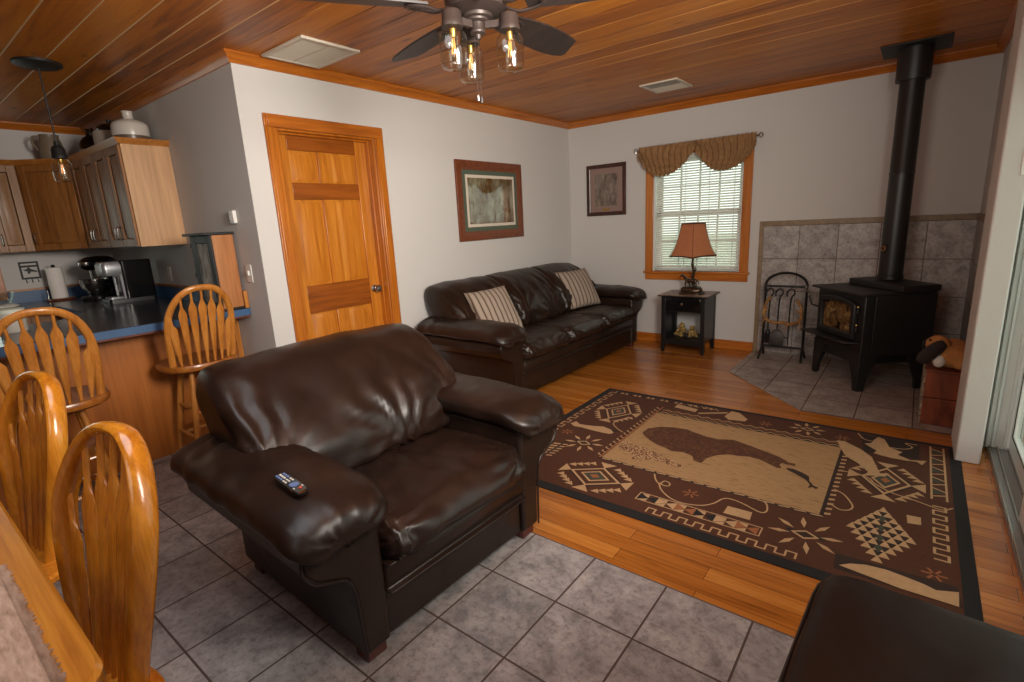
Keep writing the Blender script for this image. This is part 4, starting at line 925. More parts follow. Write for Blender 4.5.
B().cyl((.07, 0, .27), (.07, 0, .12), .012).build('beater_shaft', 'chrome', t); B().lathe([(.05, .30), (.056, .31), (.056, .33), (.05, .335)], (.11, 0, 0), 16).build('band', 'chrome', t)
t = thing('coffee_maker', 'tall black and silver coffee maker under the wall cabinets', 'coffee maker', (-1.86, -4.06, CT), math.radians(-90))
B().loft([[V(p.x, p.y, p.z) for p in rrect(.17*k, .11*k, .03, z)] for k, z in ((1, 0), (1, .03), (.98, .035))]).build('base', 'black', t)
B().loft([[V(p.x-.06, p.y, p.z) for p in rrect(.115, .112, .03, z)] for z in (.03, .33, .34)]).build('tank', 'blackgloss', t, bevel=.006)
B().loft([[V(p.x+.05, p.y, p.z) for p in rrect(.12*k, .105*k, .03, z)] for k, z in ((.95, .225), (1, .235), (1, .31), (.9, .335))]).build('brew_head', 'silver', t)
B().loft([[V(p.x+.10, p.y, p.z) for p in rrect(.055, .07, .02, z)] for z in (.035, .05)]).build('drip_tray', 'silver', t)
for sy in (1, -1): B().box((.045, sy*.095-.008, .03), (.06, sy*.095+.008, .23)).build('side_strip', 'silver', t)
t = thing('glass_bowl', 'clear glass bowl on a crumpled white cloth at the left edge', 'bowl', (-2.72, -4.72, CT+.016)); B().lathe([(0, 0), (.04, 0), (.045, .006), (.075, .06), (.085, .11), (.08, .11), (.07, .06), (.04, .012), (0, .012)], n=28).build('body', 'jar', t)
b = B(); b.loft([sq(0, 0, .11*k, .10*k, z, 2.5, 40) for k, z in ((.9, 0), (1, .006), (.9, .014), (.4, .015))]); b.rough(.008, 18, 2)
for v in b.bm.verts: v.co.z = max(v.co.z, .0005)
o = b.build('dish_cloth', 'paper', smooth=3); o.location = (-2.72, -4.72, CT+.0005); tag(o, 'crumpled white cloth under the glass bowl on the far counter', 'cloth')
t = thing('canister', 'white canister standing on the breakfast bar behind the left stool', 'canister', (-.86, -4.93, CT)); B().lathe([(0, 0), (.062, 0), (.066, .006), (.066, .115), (0, .115)], n=28).build('body', 'jugwhite', t); B().lathe([(.067, .115), (.068, .135), (.05, .14), (0, .14)], n=28).build('lid', 'liner', t)
# key rack on the back wall
t = thing('key_rack', 'small black metal eagle key rack on the far kitchen wall', 'key rack', (XD, -4.455, 1.205))
b = B().box((0, -.068, .062), (.008, .068, .078)).box((0, -.068, -.078), (.008, .068, -.062)).box((0, -.068, -.062), (.008, -.054, .062)).box((0, .054, -.062), (.008, .068, .062)).box((0, -.054, .028), (.006, .054, .046)); b.build('frame', 'iron', t)
b = B().prism([(-.05, .005), (-.02, .012), (-.005, .03), (.01, .01), (.05, -.008), (.048, -.02), (.005, -.012), (-.005, -.03), (-.02, -.03), (-.015, -.01)], lambda a, c, d: V(d, a, c), (.001, .006)); b.build('eagle', 'iron', t)
for y in (-.04, 0, .04): B().tube(smooth_path([(.006, y, -.078), (.008, y, -.10), (.02, y, -.108), (.024, y, -.095)], 10), .003, 6).build('hook', 'iron', t)
for nm, lb, x0, z0 in (('wall_outlet', 'white wall outlet under the cabinets beside the display box', -1.62, 1.13), ('light_switch', 'white light switch plate above the bar end', -.20, 1.16)):
    t = thing(nm, lb, 'wall plate', (x0, YK, z0)); B().box((-.037, -.006, -.06), (.037, 0, .06)).build('plate', 'whiteplas', t, bevel=.003); B().box((-.012, -.018 if nm == 'light_switch' else -.008, -.012), (.012, -.006, .02)).build('toggle', 'whiteplas', t, bevel=.002)
t = thing('thermostat', 'small white thermostat high on the grey kitchen wall', 'thermostat', (-.285, YK, 1.535)); B().box((-.055, -.004, -.045), (.03, 0, .045)).build('back_plate', 'silver', t, bevel=.003); B().box((-.01, -.03, -.04), (.05, -.004, .042)).build('body', 'whiteplas', t, bevel=.005)
# display box on the bar
t = thing('display_box', 'tall wooden box with a black-framed grey front on the bar end', 'display box', (-.30, YK-.005, CT))
BW, BD, BH = .31, .155, .50
B().box((-BW, -BD, .012), (0, -.02, BH)).build('case', 'boxwood', t, bevel=.003)
B().box((-BW-.03, -BD-.05, BH), (.01, -.012, BH+.018)).build('top_board', 'iron', t, bevel=.004); B().box((-BW-.01, -BD-.03, 0), (.006, -.015, .014)).build('base_board', 'iron', t, bevel=.003)
b = B().box((-BW, -BD-.016, .014), (-BW+.07, -BD, BH)).box((-.05, -BD-.016, .014), (0, -BD, BH)).box((-BW+.07, -BD-.016, BH-.05), (-.05, -BD, BH)).box((-BW+.07, -BD-.016, .014), (-.05, -BD, .05)); d = b.build('door_frame', 'iron', t, bevel=.003)
B().box((-BW+.07, -BD-.006, .05), (-.05, -BD-.001, BH-.05)).build('door_print', 'bark', d)
for z in (.08, .22, .42): B().cyl((-BW-.006, -BD-.012, z), (-BW-.006, -BD-.012, z+.03), .006).build('hinge', 'iron', d)
# kitchen window at the extreme left
t = thing('window_2', 'kitchen window with oak casing at the far left edge', 'window', kind='structure')
for y0, y1 in ((-4.735, -4.645), (-5.97, -5.88)): B().box((XD, y0, .96), (XD+.02, y1, 2.12)).build('window_casing', 'wintrim', t, bevel=.004)
B().box((XD, -5.97, 2.04), (XD+.02, -4.645, 2.12)).build('window_head_casing', 'trimy', t); B().box((XD-.06, -5.9, 1.0), (XD-.055, -4.72, 2.05)).build('window_pane', 'pane', t)

# ------------------------------------------------------------------ ceiling fan and pendant
def jar_light(parent, c, r=.038, h=.125, cap='fan'):
    """mason jar hanging mouth-up below a cap; c = top centre of cap"""
    x, y, z = c
    B().lathe([(0, 0), (.032, 0), (.036, -.006), (.037, -.036), (.040, -.04), (.040, -.056), (0, -.056)], (x, y, z), 24).build('socket_cap', cap, parent)
    g = B().lathe([(.036, -.05), (.036, -.066), (.05, -.084), (.052, -.10), (.051, -.175), (.047, -.19), (.03, -.196), (0, -.196)], (x, y, z), 28, caps=False)
    j = g.build('glass_jar', 'jar', parent)
    B().lathe([(.013, -.06), (.013, -.085), (.010, -.09)], (x, y, z), 14).build('bulb_socket', 'brass', j)
    B().lathe([(.010, -.088), (.016, -.105), (.017, -.135), (.010, -.158), (.002, -.166)], (x, y, z), 16, caps=False).build('bulb_glass', 'pane', j)
    b = B()
    for k in range(5):
        a = 2*PI*k/5; b.tube([(x+.004*math.cos(a), y+.004*math.sin(a), z-.092), (x+.009*math.cos(a+.6), y+.009*math.sin(a+.6), z-.145)], .0009, 5)
    b.build('filament', 'filament', j)
FX, FY, FZ = 1.935, -3.80, 2.2
t = thing('ceiling_fan', 'bronze ceiling fan with dark blades and three jar lights', 'ceiling fan', (FX, FY, 0))
B().lathe([(0, ZC), (.075, ZC), (.075, ZC-.02), (.05, ZC-.07), (.02, ZC-.075), (0, ZC-.075)][::-1], n=28).build('canopy', 'fan', t)
B().cyl((0, 0, ZC-.07), (0, 0, 2.31), .013).build('downrod', 'fan', t)
B().lathe([(0, 2.175), (.085, 2.175), (.115, 2.19), (.12, 2.23), (.12, 2.27), (.10, 2.30), (.05, 2.315), (0, 2.318)], n=36).build('motor_housing', 'fan', t)
B().lathe([(0, 2.092), (.010, 2.094), (.013, 2.108), (.028, 2.114), (.030, 2.12), (.027, 2.126), (.027, 2.148), (.042, 2.154), (.044, 2.16), (.058, 2.164), (.06, 2.176), (0, 2.176)], n=32).build('switch_housing', 'fan', t)
for k in range(5):
    a = math.radians(91.5+72*k-2.8*k*.0); Rz = Matrix.Rotation(a, 4, 'Z'); tilt = Matrix.Rotation(math.radians(-13), 4, 'X')
    prof = [(.19, .045), (.26, .062), (.38, .077), (.50, .080), (.60, .074), (.65, .066), (.675, .05)]
    up, lo = [], []
    P0 = [(.19, -.045)]+[(x, -w) for x, w in prof[1:-1]]+[(.640, -.066), (.70, .03), (.69, .05)]+[(x, w) for x, w in prof[::-1][1:]]
    b = B(); b.loft([[Rz @ (Matrix.Translation((0, 0, FZ)) @ (tilt @ V(x, y, z))) for x, y in P0] for z in (-.004, .004)]); b.build('blade', 'blade', t)
    b = B()
    for s in (1, -1):
        pts = smooth_path([(.10, s*.012, .0), (.15, s*.03, -.018), (.20, s*.042, -.012), (.25, s*.03, -.010), (.262, 0, -.010)], 16)
        b.tube([Rz @ (Matrix.Translation((0, 0, FZ)) @ (tilt @ V(*p))) for p in pts], .008, 8, flat=(.7, 1.3))
    b.build('blade_bracket', 'fan', t)
for (jx, jy) in ((-.02, -.118), (.105, .06), (-.10, .065)):
    L = math.hypot(jx, jy); ux, uy = jx/L, jy/L
    b = B().loft([[V(ux*d-uy*s*.008, uy*d+ux*s*.008, 2.140+q*.012) for s, q in ((-1, -1), (1, -1), (1, 1), (-1, 1))] for d in (.03, L)]); b.build('light_arm', 'fan', t)
    jar_light(t, (jx, jy, 2.168))
for dx, dz, m in ((.010, 1.862, 'fan'), (-.006, 1.872, 'chrome')):
    b = B()
    for k in range(40): b.ell((dx, -.012, 2.10-(2.10-dz-.03)*k/40), (.0011, .0011, .0026), n=4)
    o = b.build('pull_chain', 'fan', t); B().lathe([(0, 0), (.006, .003), (.007, .02), (.004, .028), (0, .03)], (dx, -.012, dz), 10).build('chain_pull', m, o)
PX, PY = -.90, -4.515
t = thing('pendant_light', 'black pendant lamp with a glass jar hanging over the bar', 'pendant light', (PX, PY, 0))
B().lathe([(0, ZC-.03), (.02, ZC-.028), (.10, ZC-.022), (.118, ZC-.012), (.118, ZC), (0, ZC)], n=32).build('canopy', 'iron', t)
B().cyl((0, 0, ZC-.02), (0, 0, 2.015), .0045).build('cord', 'black', t); B().lathe([(.0, 2.04), (.012, 2.035), (.016, 2.01), (.03, 2.0), (.035, 1.985), (0, 1.984)][::-1], n=20).build('cord_cap', 'iron', t)
jar_light(t, (0, 0, 1.99), cap='iron')
# vents
t = thing('ceiling_vent', 'large white return air grille beside the crown moulding', 'vent', (.315, -3.465, ZC))
hx, hy = .225, .195
b = B().box((-hx, -hy, -.016), (hx, -hy+.028, 0)).box((-hx, hy-.028, -.016), (hx, hy, 0)).box((-hx, -hy+.028, -.016), (-hx+.028, hy-.028, 0)).box((hx-.028, -hy+.028, -.016), (hx, hy-.028, 0)).box((-hx+.028, -.008, -.012), (hx-.028, .008, 0)); b.build('frame', 'ventpaint', t, bevel=.004)
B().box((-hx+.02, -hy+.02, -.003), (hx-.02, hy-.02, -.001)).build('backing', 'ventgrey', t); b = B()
for i in range(40):
    x = -hx+.033+(2*hx-.066)*i/39
    for y0, y1 in ((-hy+.028, -.008), (.008, hy-.028)): b.loft([[V(x-.005, y, -.011), V(x+.004, y, -.004), V(x+.0045, y, -.0045), V(x-.0045, y, -.0118)] for y in (y0, y1)])
b.build('louvers', 'ventpaint', t)
t = thing('ceiling_register', 'small white ceiling register near the end wall', 'vent', (1.505, -.855, ZC))
hx, hy = .165, .185
b = B().box((-hx, -hy, -.012), (hx, -hy+.03, 0)).box((-hx, hy-.03, -.012), (hx, hy, 0)).box((-hx, -hy+.03, -.012), (-hx+.03, hy-.03, 0)).box((hx-.03, -hy+.03, -.012), (hx, hy-.03, 0)); b.build('frame', 'ventpaint', t, bevel=.003)
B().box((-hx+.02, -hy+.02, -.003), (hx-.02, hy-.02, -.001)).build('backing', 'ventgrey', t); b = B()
for i in range(12):
    y = -hy+.04+(2*hy-.08)*i/11; s = 1 if i < 6 else -1; b.loft([[V(x, y-s*.008, -.010), V(x, y+s*.006, -.004), V(x, y+s*.0066, -.0046), V(x, y-s*.0072, -.011)] for x in (-hx+.03, hx-.03)])
b.build('louvers', 'ventpaint', t)

# ------------------------------------------------------------------ pictures
def framed(nm, label, wall, c, w, h, fw, mf, layers, plate=None):
    t = thing(nm, label, 'picture', c, 0 if wall == 'y' else PI/2)     # local: x right, -y towards room
    b = B(); o2 = [(0, -.001), (0, -.022), (fw*.35, -.026), (fw*.8, -.018), (fw, -.012), (fw, -.001)]
    rings = []
    for sx, sz in ((-1, -1), (1, -1), (1, 1), (-1, 1)): rings.append([V(sx*(w/2-i), y, sz*(h/2-i)) for i, y in o2])
    b.loft(rings, loop=True, caps=False); b.build('frame', mf, t, bevel=.002)
    for k, (i, m, nm2) in enumerate(layers):
        B().box((-w/2+i, -.010-.0012*k, -h/2+i), (w/2-i, -.004, h/2-i)).build(nm2, m, t)
    if plate: B().box((-.045, -.0165, -h/2+plate), (.045, -.010, -h/2+plate+.022)).build('name_plate', 'brass', t)
    return t
t = framed('framed_picture', 'square woodland print in a wide reddish frame above the sofa', 'x', (0, -1.471-.0, 1.632-.015), .975, .725, .085, 'frame1', [(.08, 'matgreen', 'outer_mat'), (.125, 'matwhite', 'inner_mat'), (.152, 'print1', 'print')])
t.location = (0.001, -1.475, 1.615); t.rotation_euler = (0, 0, PI/2)
framed('framed_picture', 'small dark-framed portrait print with a brass plate beside the window', 'y', (.482, -.001, 1.703), .487, .562, .042, 'frame2', [(.038, 'mattaupe', 'outer_mat'), (.105, 'print2', 'print')], .055)

# ------------------------------------------------------------------ side table, lamp, figurines
t = thing('side_table', 'small black side table with a drawer under the window', 'side table', (1.525, -.215, 0))
hx, hy = .222, .175; TT = .60
B().box((-hx-.03, -hy-.03, TT-.016), (hx+.03, hy+.03, TT-.003)).build('table_top', 'black', t, bevel=.003)
B().box((-hx-.028, -hy-.028, TT-.003), (hx+.028, hy+.028, TT)).build('top_inlay', 'tabletop', t)
for sx in (1, -1):
    for sy in (1, -1):
        b = B(); x0, y0 = sx*hx, sy*hy
        b.loft([[V(x0-sx*w*a, y0-sy*w*c, z) for a, c in ((0, 0), (1, 0), (1, 1), (0, 1))] for z, w in ((0, .030), (.12, .042), (TT-.016, .042))]); b.build('leg', 'black', t, bevel=.002)
    B().box((sx*(hx-.012)-.008, -hy+.04, .12), (sx*(hx-.012)+.008, hy-.04, TT-.016)).build('side_panel', 'black', t)
B().box((-hx+.04, -hy+.006, .43), (hx-.04, hy-.02, .44)).build('drawer_bottom_rail', 'black', t); B().box((-hx+.04, hy-.02, .44), (hx-.04, hy-.008, TT-.016)).build('rear_rail', 'black', t)
d = B().box((-hx+.045, -hy-.004, .445), (hx-.045, -hy+.016, TT-.022)).build('drawer', 'blackgloss', t, bevel=.004)
B().lathe([(0, 0), (.008, 0), (.007, .012), (.015, .02), (.012, .028), (0, .03)], n=18).build('knob', 'chrome', d); d.children[0].location = (0, -hy-.004, .515); d.children[0].rotation_euler = (PI/2, 0, 0)
B().box((-hx+.02, -hy+.012, .125), (hx-.02, hy-.012, .145)).build('shelf', 'black', t, bevel=.002); B().box((-hx+.04, -hy+.008, .085), (hx-.04, -hy+.022, .125)).build('apron', 'black', t)
# lamp
t = thing('table_lamp', 'table lamp with a rust bell shade and a bronze animal base', 'table lamp', (1.555, -.225, TT))
LA = math.radians(-71)
def octr(r, z, fl=0):
    out = []
    for k in range(32):
        a = 2*PI*k/32; q = math.cos(PI/4)/math.cos(a % (PI/2)-PI/4); q = min(q*1.02, 1); a += LA; out.append(V(r*q*math.cos(a), r*q*math.sin(a), z-fl*(q-.72)/.28))
    return out
B().loft([octr(r, z, f) for r, z, f in ((.222, .385, .008), (.205, .405, .006), (.18, .45, .004), (.155, .51, .002), (.135, .575, 0), (.120, .64, 0), (.112, .70, 0))], caps=False).build('lamp_shade', 'shade', t, smooth=.25, solid=.003)
s = t.children[-1]
B().loft([octr(r, z, f) for r, z, f in ((.224, .378, .008), (.2245, .39, .008), (.2205, .391, .008), (.2205, .379, .008))], loop=True, caps=False).build('shade_trim', 'shadetrim', s); B().loft([octr(r, z, 0) for r, z in ((.112, .695), (.115, .696), (.115, .706), (.111, .706))], loop=True, caps=False).build('shade_trim', 'shadetrim', s)
b = B()
for k in range(4):
    a = 2*PI*k/4+LA; c_, s_ = math.cos(a), math.sin(a); b.tube([(r*c_*1.0, r*s_*1.0, z) for r, z in ((.224, .380), (.207, .403), (.182, .45), (.157, .51), (.137, .575), (.122, .64), (.114, .70))], .0022, 5)
b.build('shade_seam', 'shadetrim', s)
b = B(); b.loft([sq(0, 0, .125*k, .085*k, z, 3, 36) for k, z in ((1, 0), (1, .012), (.93, .016), (.9, .02))]).build('plinth', 'bronze', t)
b = B(); b.loft([sq(0, 0, .108*k, .07*k, z, 2.2, 36) for k, z in ((.95, .018), (1.02, .03), (.96, .05), (.8, .068), (.5, .078), (.1, .08))]); b.rough(.012, 22, 4); b.build('rock_base', 'bronze', t, smooth=1.2)
b = B()   # striding horse on the rock
b.ell((-.005, -.03, .135), (.055, .02, .022)); b.ell((.045, -.03, .132), (.02, .02, .024)); b.tube([(-.045, -.03, .142), (-.07, -.03, .172), (-.083, -.03, .19)], [.02, .014, .011], 10); b.tube([(-.078, -.03, .192), (-.098, -.03, .184), (-.112, -.03, .172)], [.011, .010, .007], 10)
for q in (-.036, -.024): b.tube([(-.08, q, .195), (-.078, q, .21)], [.004, .002], 6)
for p in ([(-.04, -.04, .13), (-.055, -.042, .10), (-.045, -.042, .065)], [(-.035, -.02, .13), (-.015, -.02, .10), (-.02, -.02, .065)], [(.045, -.04, .13), (.06, -.042, .10), (.05, -.042, .06)], [(.05, -.02, .13), (.03, -.02, .10), (.04, -.02, .06)]): b.tube(p, [.013, .008, .006], 8)
b.tube([(.06, -.03, .14), (.08, -.03, .12), (.082, -.03, .09)], [.007, .007, .003], 8); b.build('horse_figure', 'bronze', t, remesh=.0032)
B().tube(smooth_path([(.01, .02, .06), (.0, .02, .14), (.012, .015, .22), (0, .005, .29), (.004, 0, .36), (0, 0, .42)], 30), [.014]*20+[.011]*11, 10).build('branch_stem', 'bronze', t)
B().tube(smooth_path([(.012, .018, .2), (.03, .02, .235), (.028, .02, .27)], 8), .006, 8).build('branch_twig', 'bronze', t)
B().lathe([(0, .42), (.016, .42), (.016, .47), (.028, .48), (.03, .53), (.018, .57), (0, .58)], n=18).build('bulb', 'white', t); b = B()
for a in (0, PI/2): b.tube([(-.11*math.cos(a), -.11*math.sin(a), .694), (.11*math.cos(a), .11*math.sin(a), .694)], .0018, 6)
b.tube([(0, 0, .42), (.05, .0, .48), (.05, 0, .62), (0, 0, .70), (0, 0, .715)], .002, 6); b.build('shade_harp', 'brass', t)
def sitting_bear(label, loc, rz, sc, flip):
    b = B(); b.ell((0, 0, .05), (.042, .036, .05)); b.ell((0, -.012, .112), (.03, .028, .028)); b.ell((0, -.04, .106), (.014, .014, .012))
    for s in (1, -1): b.ell((s*.022, -.005, .137), (.010, .006, .011)); b.tube([(s*.035, -.02, .075), (s*.04, -.045, .05), (s*.025, -.058, .035)], [.015, .013, .011], 8); b.tube([(s*.03, -.01, .025), (s*.042, -.05, .018), (s*.042, -.075, .028)], [.02, .017, .013], 8)
    o = b.build('bear_figurine', 'figbear', remesh=.004); o.location = loc; o.rotation_euler = (0, 0, rz); o.scale = (sc,)*3; return tag(o, label, 'figurine', 'figurines on the side table shelf')
sitting_bear('larger seated animal figurine on the left of the side table shelf', (1.475, -.225, .146), math.radians(-35), 1.0, 0); sitting_bear('smaller animal figurine on the right of the side table shelf', (1.575, -.235, .146), math.radians(30), .85, 1)
# low reclining dark figurine between the two
b = B(); b.ell((0, 0, .02), (.03, .022, .02)); b.ell((-.012, -.02, .042), (.018, .016, .016)); b.ell((.022, -.012, .014), (.018, .014, .012)); o = b.build('animal_figurine', 'plushdark', remesh=.004); o.location = (1.528, -.275, .1465); tag(o, 'small dark figurine sitting between the two tan figurines', 'figurine', 'figurines on the side table shelf')

# ------------------------------------------------------------------ wood stove
ang = math.atan2(-.62, -.78)+PI/2      # local -y faces the room
t = thing('wood_stove', 'black cast iron wood stove on the hearth tiles', 'wood stove', (3.088, -.558, .008), ang)
SX, SY, Z0, Z1 = .288, .245, .262, .735
B().box((-SX, -SY, Z0), (SX, SY, Z1)).build('firebox', 'stove', t, bevel=.008)
B().loft([[V(x, y, z) for x, y in ((-SX-.035, -SY-.045), (SX+.02, -SY-.045), (SX+.02, SY+.02), (-SX-.035, SY+.02))] for z in (Z1, Z1+.018)]).build('top_plate', 'stove', t, bevel=.005)
B().box((-SX+.015, -.01, Z1+.018), (SX+.035, SY+.03, Z1+.066)).build('heat_shield_box', 'stove', t, bevel=.006)
B().box((SX+.018, -SY+.06, Z0+.02), (SX+.026, SY+.02, Z1)).build('side_shield', 'stove', t, bevel=.003); B().box((-SX-.026, -SY+.06, Z0+.02), (-SX-.018, SY+.02, Z1)).build('side_shield', 'stove', t, bevel=.003)
for sx in (1, -1):
    for sy in (1, -1):
        b = B(); x0, y0 = sx*(SX+.005), sy*(SY+.005); w = .10
        b.loft([[V(x0+sx*dx, y0+sy*dy, z) for dx, dy in ((0, 0), (-ww, 0), (-ww, -.02), (-.02, -.02), (-.02, -ww), (0, -ww))] for z, ww in ((Z0+.04, .15), (Z0-.01, .135), (.08, .065), (0, .055))]); b.build('leg', 'stove', t, bevel=.003)
B().box((-SX+.04, -SY+.01, Z0-.06), (SX-.04, SY-.03, Z0)).build('ash_pan_housing', 'stove', t, bevel=.005)
# arched door with glass
dw, dz0, dz1 = .222, Z0+.13, Z1-.035
def arch(w, z0, z1, rise, n=12): return [(-w, z0), (w, z0), (w, z1-rise)]+[(w*math.cos(PI*k/n), z1-rise+rise*math.sin(PI*k/n)**.8) for k in range(1, n)]+[(-w, z1-rise)]
def ringprism(o, i, y0, y1):
    b = B(); b.loft([[V(a, y0, z) for a, z in o], [V(a, y1, z) for a, z in o], [V(a, y1, z) for a, z in i], [V(a, y0, z) for a, z in i]], loop=True, caps=False); return b
d = ringprism(arch(dw, dz0, dz1, .05), arch(dw-.042, dz0+.042, dz1-.042, .035), -SY, -SY-.035).build('door', 'stove', t, bevel=.008)
B().prism(arch(dw-.04, dz0+.04, dz1-.04, .035), lambda a, z, y: V(a, y, z), (-SY-.001, -SY-.010)).build('door_glass', 'stoveglass', d)
for z in (dz0+.07, dz1-.10): B().cyl((dw+.012, -SY-.014, z), (dw+.012, -SY-.014, z+.045), .009).build('hinge', 'stove', d); B().lathe([(0, 0), (.010, 0), (.008, .008), (0, .01)], (dw+.012, -SY-.014, z+.045), 12).build('hinge_cap', 'brass', d)
B().tube([(-dw+.01, -SY-.035, dz0+.19), (-dw-.05, -SY-.06, dz0+.20), (-dw-.075, -SY-.075, dz0+.27)], .008, 8).build('handle_bar', 'stove', d)
pp = [(-dw-.07+.010*math.cos(k*1.1)-.045*k/70, -SY-.07+.010*math.sin(k*1.1)-.02*k/70, dz0+.25+.11*k/70) for k in range(71)]; B().tube(pp, .003, 5).build('coil_handle', 'chrome', d)
b = B().loft([[V(x, y, z) for x, y in ((-SX-.01, -SY), (SX-.02, -SY), (SX-.06, -SY-.10), (-SX-.02, -SY-.12))] for z in (Z0+.105, Z0+.118)]); b.build('ash_lip', 'stove', t, bevel=.004)
B().tube([(-SX+.0, -SY-.03, Z0+.06), (-SX-.06, -SY-.05, Z0+.055)], .007, 8).build('air_control', 'chrome', t)
# flue
PXX, PYY = 3.188, -.47
t = thing('stove_pipe', 'tall black stovepipe rising from the stove to the ceiling', 'stove pipe', (PXX, PYY, 0))
B().lathe([(.086, .822), (.086, .85), (.080, .855), (.078, 1.60), (.080, 1.602), (.080, 1.62), (.078, 1.625), (.0775, 2.30)], n=36).build('flue', 'pipe', t)
B().lathe([(.077, 2.25), (.103, 2.25), (.105, 2.27), (.105, ZC-.013)], n=36).build('ceiling_adapter', 'pipe', t); b = B().box((-.20, -.20, ZC-.012), (.20, .20, ZC-.0005)); b.build('ceiling_plate', 'iron', t, bevel=.003)
b = B().lathe([(0, 0), (.027, 0), (.03, .006), (.024, .008), (.022, .005), (0, .005)], n=24); o = b.build('thermometer', 'iron', t); o.location = (-.055, -.057, 1.06); o.rotation_euler = (PI/2, 0, -PI/4)
b = B(); b.loft([[V(r*math.cos(2*PI*k/24), r*math.sin(2*PI*k/24), z) for k in range(24)] for r, z in ((.012, .006), (.022, .006), (.022, .009), (.012, .009))], loop=True, caps=False); b.build('dial_ring', 'antler', o)
b = B()
for k in range(2):
    for z in (1.61, 2.262): b.ell((.079*math.cos(-2.2+k*1.5), .079*math.sin(-2.2+k*1.5), z), (.004, .004, .004), n=6)
b.build('screws', 'chrome', t)

# ------------------------------------------------------------------ fireplace tools
t = thing('fireplace_tool_stand', 'black arched iron tool stand with an antler beside the stove', 'fireplace tool stand', (2.415, -.20, .0085), math.radians(-1))
hw = .172
P = [(-hw, 0, .09), (-hw, 0, .66), (-hw, 0, .70)]+[(-hw*math.cos(PI*k/14)*1.0, 0, .70+.115*math.sin(PI*k/14)) for k in range(1, 14)]+[(hw, 0, .70), (hw, 0, .66), (hw, 0, .09)]
B().tube(P, .0115, 4).build('arched_frame', 'iron', t)
for z in (.69, .115): B().box((-hw, -.009, z-.009), (hw, .009, z+.009)).build('crossbar', 'iron', t)
for sx in (1, -1):
    for sy in (1, -1): B().tube([(sx*hw, 0, .13), (sx*hw, sy*.03, .09), (sx*(hw+.008), sy*.095, .012), (sx*(hw+.008), sy*.105, .009)], .011, 6).build('foot', 'iron', t)
for x in (-.12, -.04, .06, .13): B().tube(smooth_path([(x, -.004, .69), (x, -.03, .685), (x, -.035, .70)], 6), .005, 6).build('hook', 'iron', t)
b = B()
b.tube(smooth_path([(.015, -.05, .36), (-.07, -.055, .355), (-.135, -.06, .38), (-.165, -.06, .45), (-.145, -.06, .54), (-.105, -.06, .60)], 26), [.015]*14+[.016, .016, .015, .014, .013, .013, .012, .012, .013, .014, .015, .012, .008], 10)
b.tube(smooth_path([(-.02, -.05, .36), (.06, -.055, .352), (.12, -.06, .37), (.155, -.06, .43), (.14, -.06, .52), (.10, -.06, .585)], 26), [.015]*14+[.016, .016, .015, .014, .013, .013, .012, .012, .013, .014, .015, .012, .008], 10)
for p in ([(-.16, -.06, .45), (-.125, -.075, .49), (-.11, -.08, .51)], [(.15, -.06, .45), (.12, -.075, .48), (.095, -.08, .49)], [(-.15, -.06, .40), (-.165, -.08, .34), (-.16, -.085, .30)], [(.14, -.06, .385), (.155, -.08, .32), (.14, -.085, .275)], [(.05, -.055, .35), (.03, -.075, .31), (.0, -.08, .285)]): b.tube(smooth_path(p, 8), [.010, .010, .009, .008, .007, .006, .004, .003, .002], 8)
b.build('antler', 'antler', t, remesh=.005)
def tool(name, label, x, end):
    r = thing(name, label, 'fireplace tool', (2.415+x, -.232, .0085), 0, 'tools on the hearth stand')
    B().tube(smooth_path([(-.028, 0, .60), (-.03, 0, .635), (-.01, 0, .665), (.02, 0, .665), (.03, 0, .63), (.012, 0, .60), (.004, 0, .56), (0, 0, .48)], 30)+[(0, 0, .30), (0, 0, .26)], .0075, 8).build('handle_rod', 'iron', r); end(r)
def shovel(r):
    b = B(); rows = []
    for z, w, y in ((.29, .018, 0), (.27, .045, -.006), (.245, .06, -.012), (.14, .063, -.02)): rows.append([V(w*s, y-.014*(1-s*s), z) for s in (-1, -.95, -.5, 0, .5, .95, 1)])
    b.loft(rows, close=False, caps=False); b.build('pan', 'water', r, solid=.003)
def poker(r):
    B().tube([(0, 0, .26), (0, 0, .16), (0, 0, .135)], [.007, .006, .002], 8).build('tip', 'iron', r); B().tube(smooth_path([(0, 0, .21), (-.03, 0, .215), (-.05, 0, .235)], 8), [.006]*8+[.002], 8).build('hook', 'iron', r)
def brush(r):
    b = B().cyl((0, 0, .28), (0, 0, .25), .018, .024); b.build('ferrule', 'iron', r); b = B()
    for k in range(40): a = k*2.4; q = .024*math.sqrt(k/40); b.tube([(q*math.cos(a), q*math.sin(a), .252), (q*1.3*math.cos(a), q*1.3*math.sin(a), .155)], .002, 4)
    b.build('bristles', 'plushdark', r)
tool('fireplace_brush', 'black fireplace brush hanging at the left of the tool stand', -.125, brush); tool('fireplace_shovel', 'fireplace shovel with a grey pan hanging second from left', -.045, shovel); tool('fireplace_poker', 'hooked fireplace poker hanging right of the shovel', .05, poker)

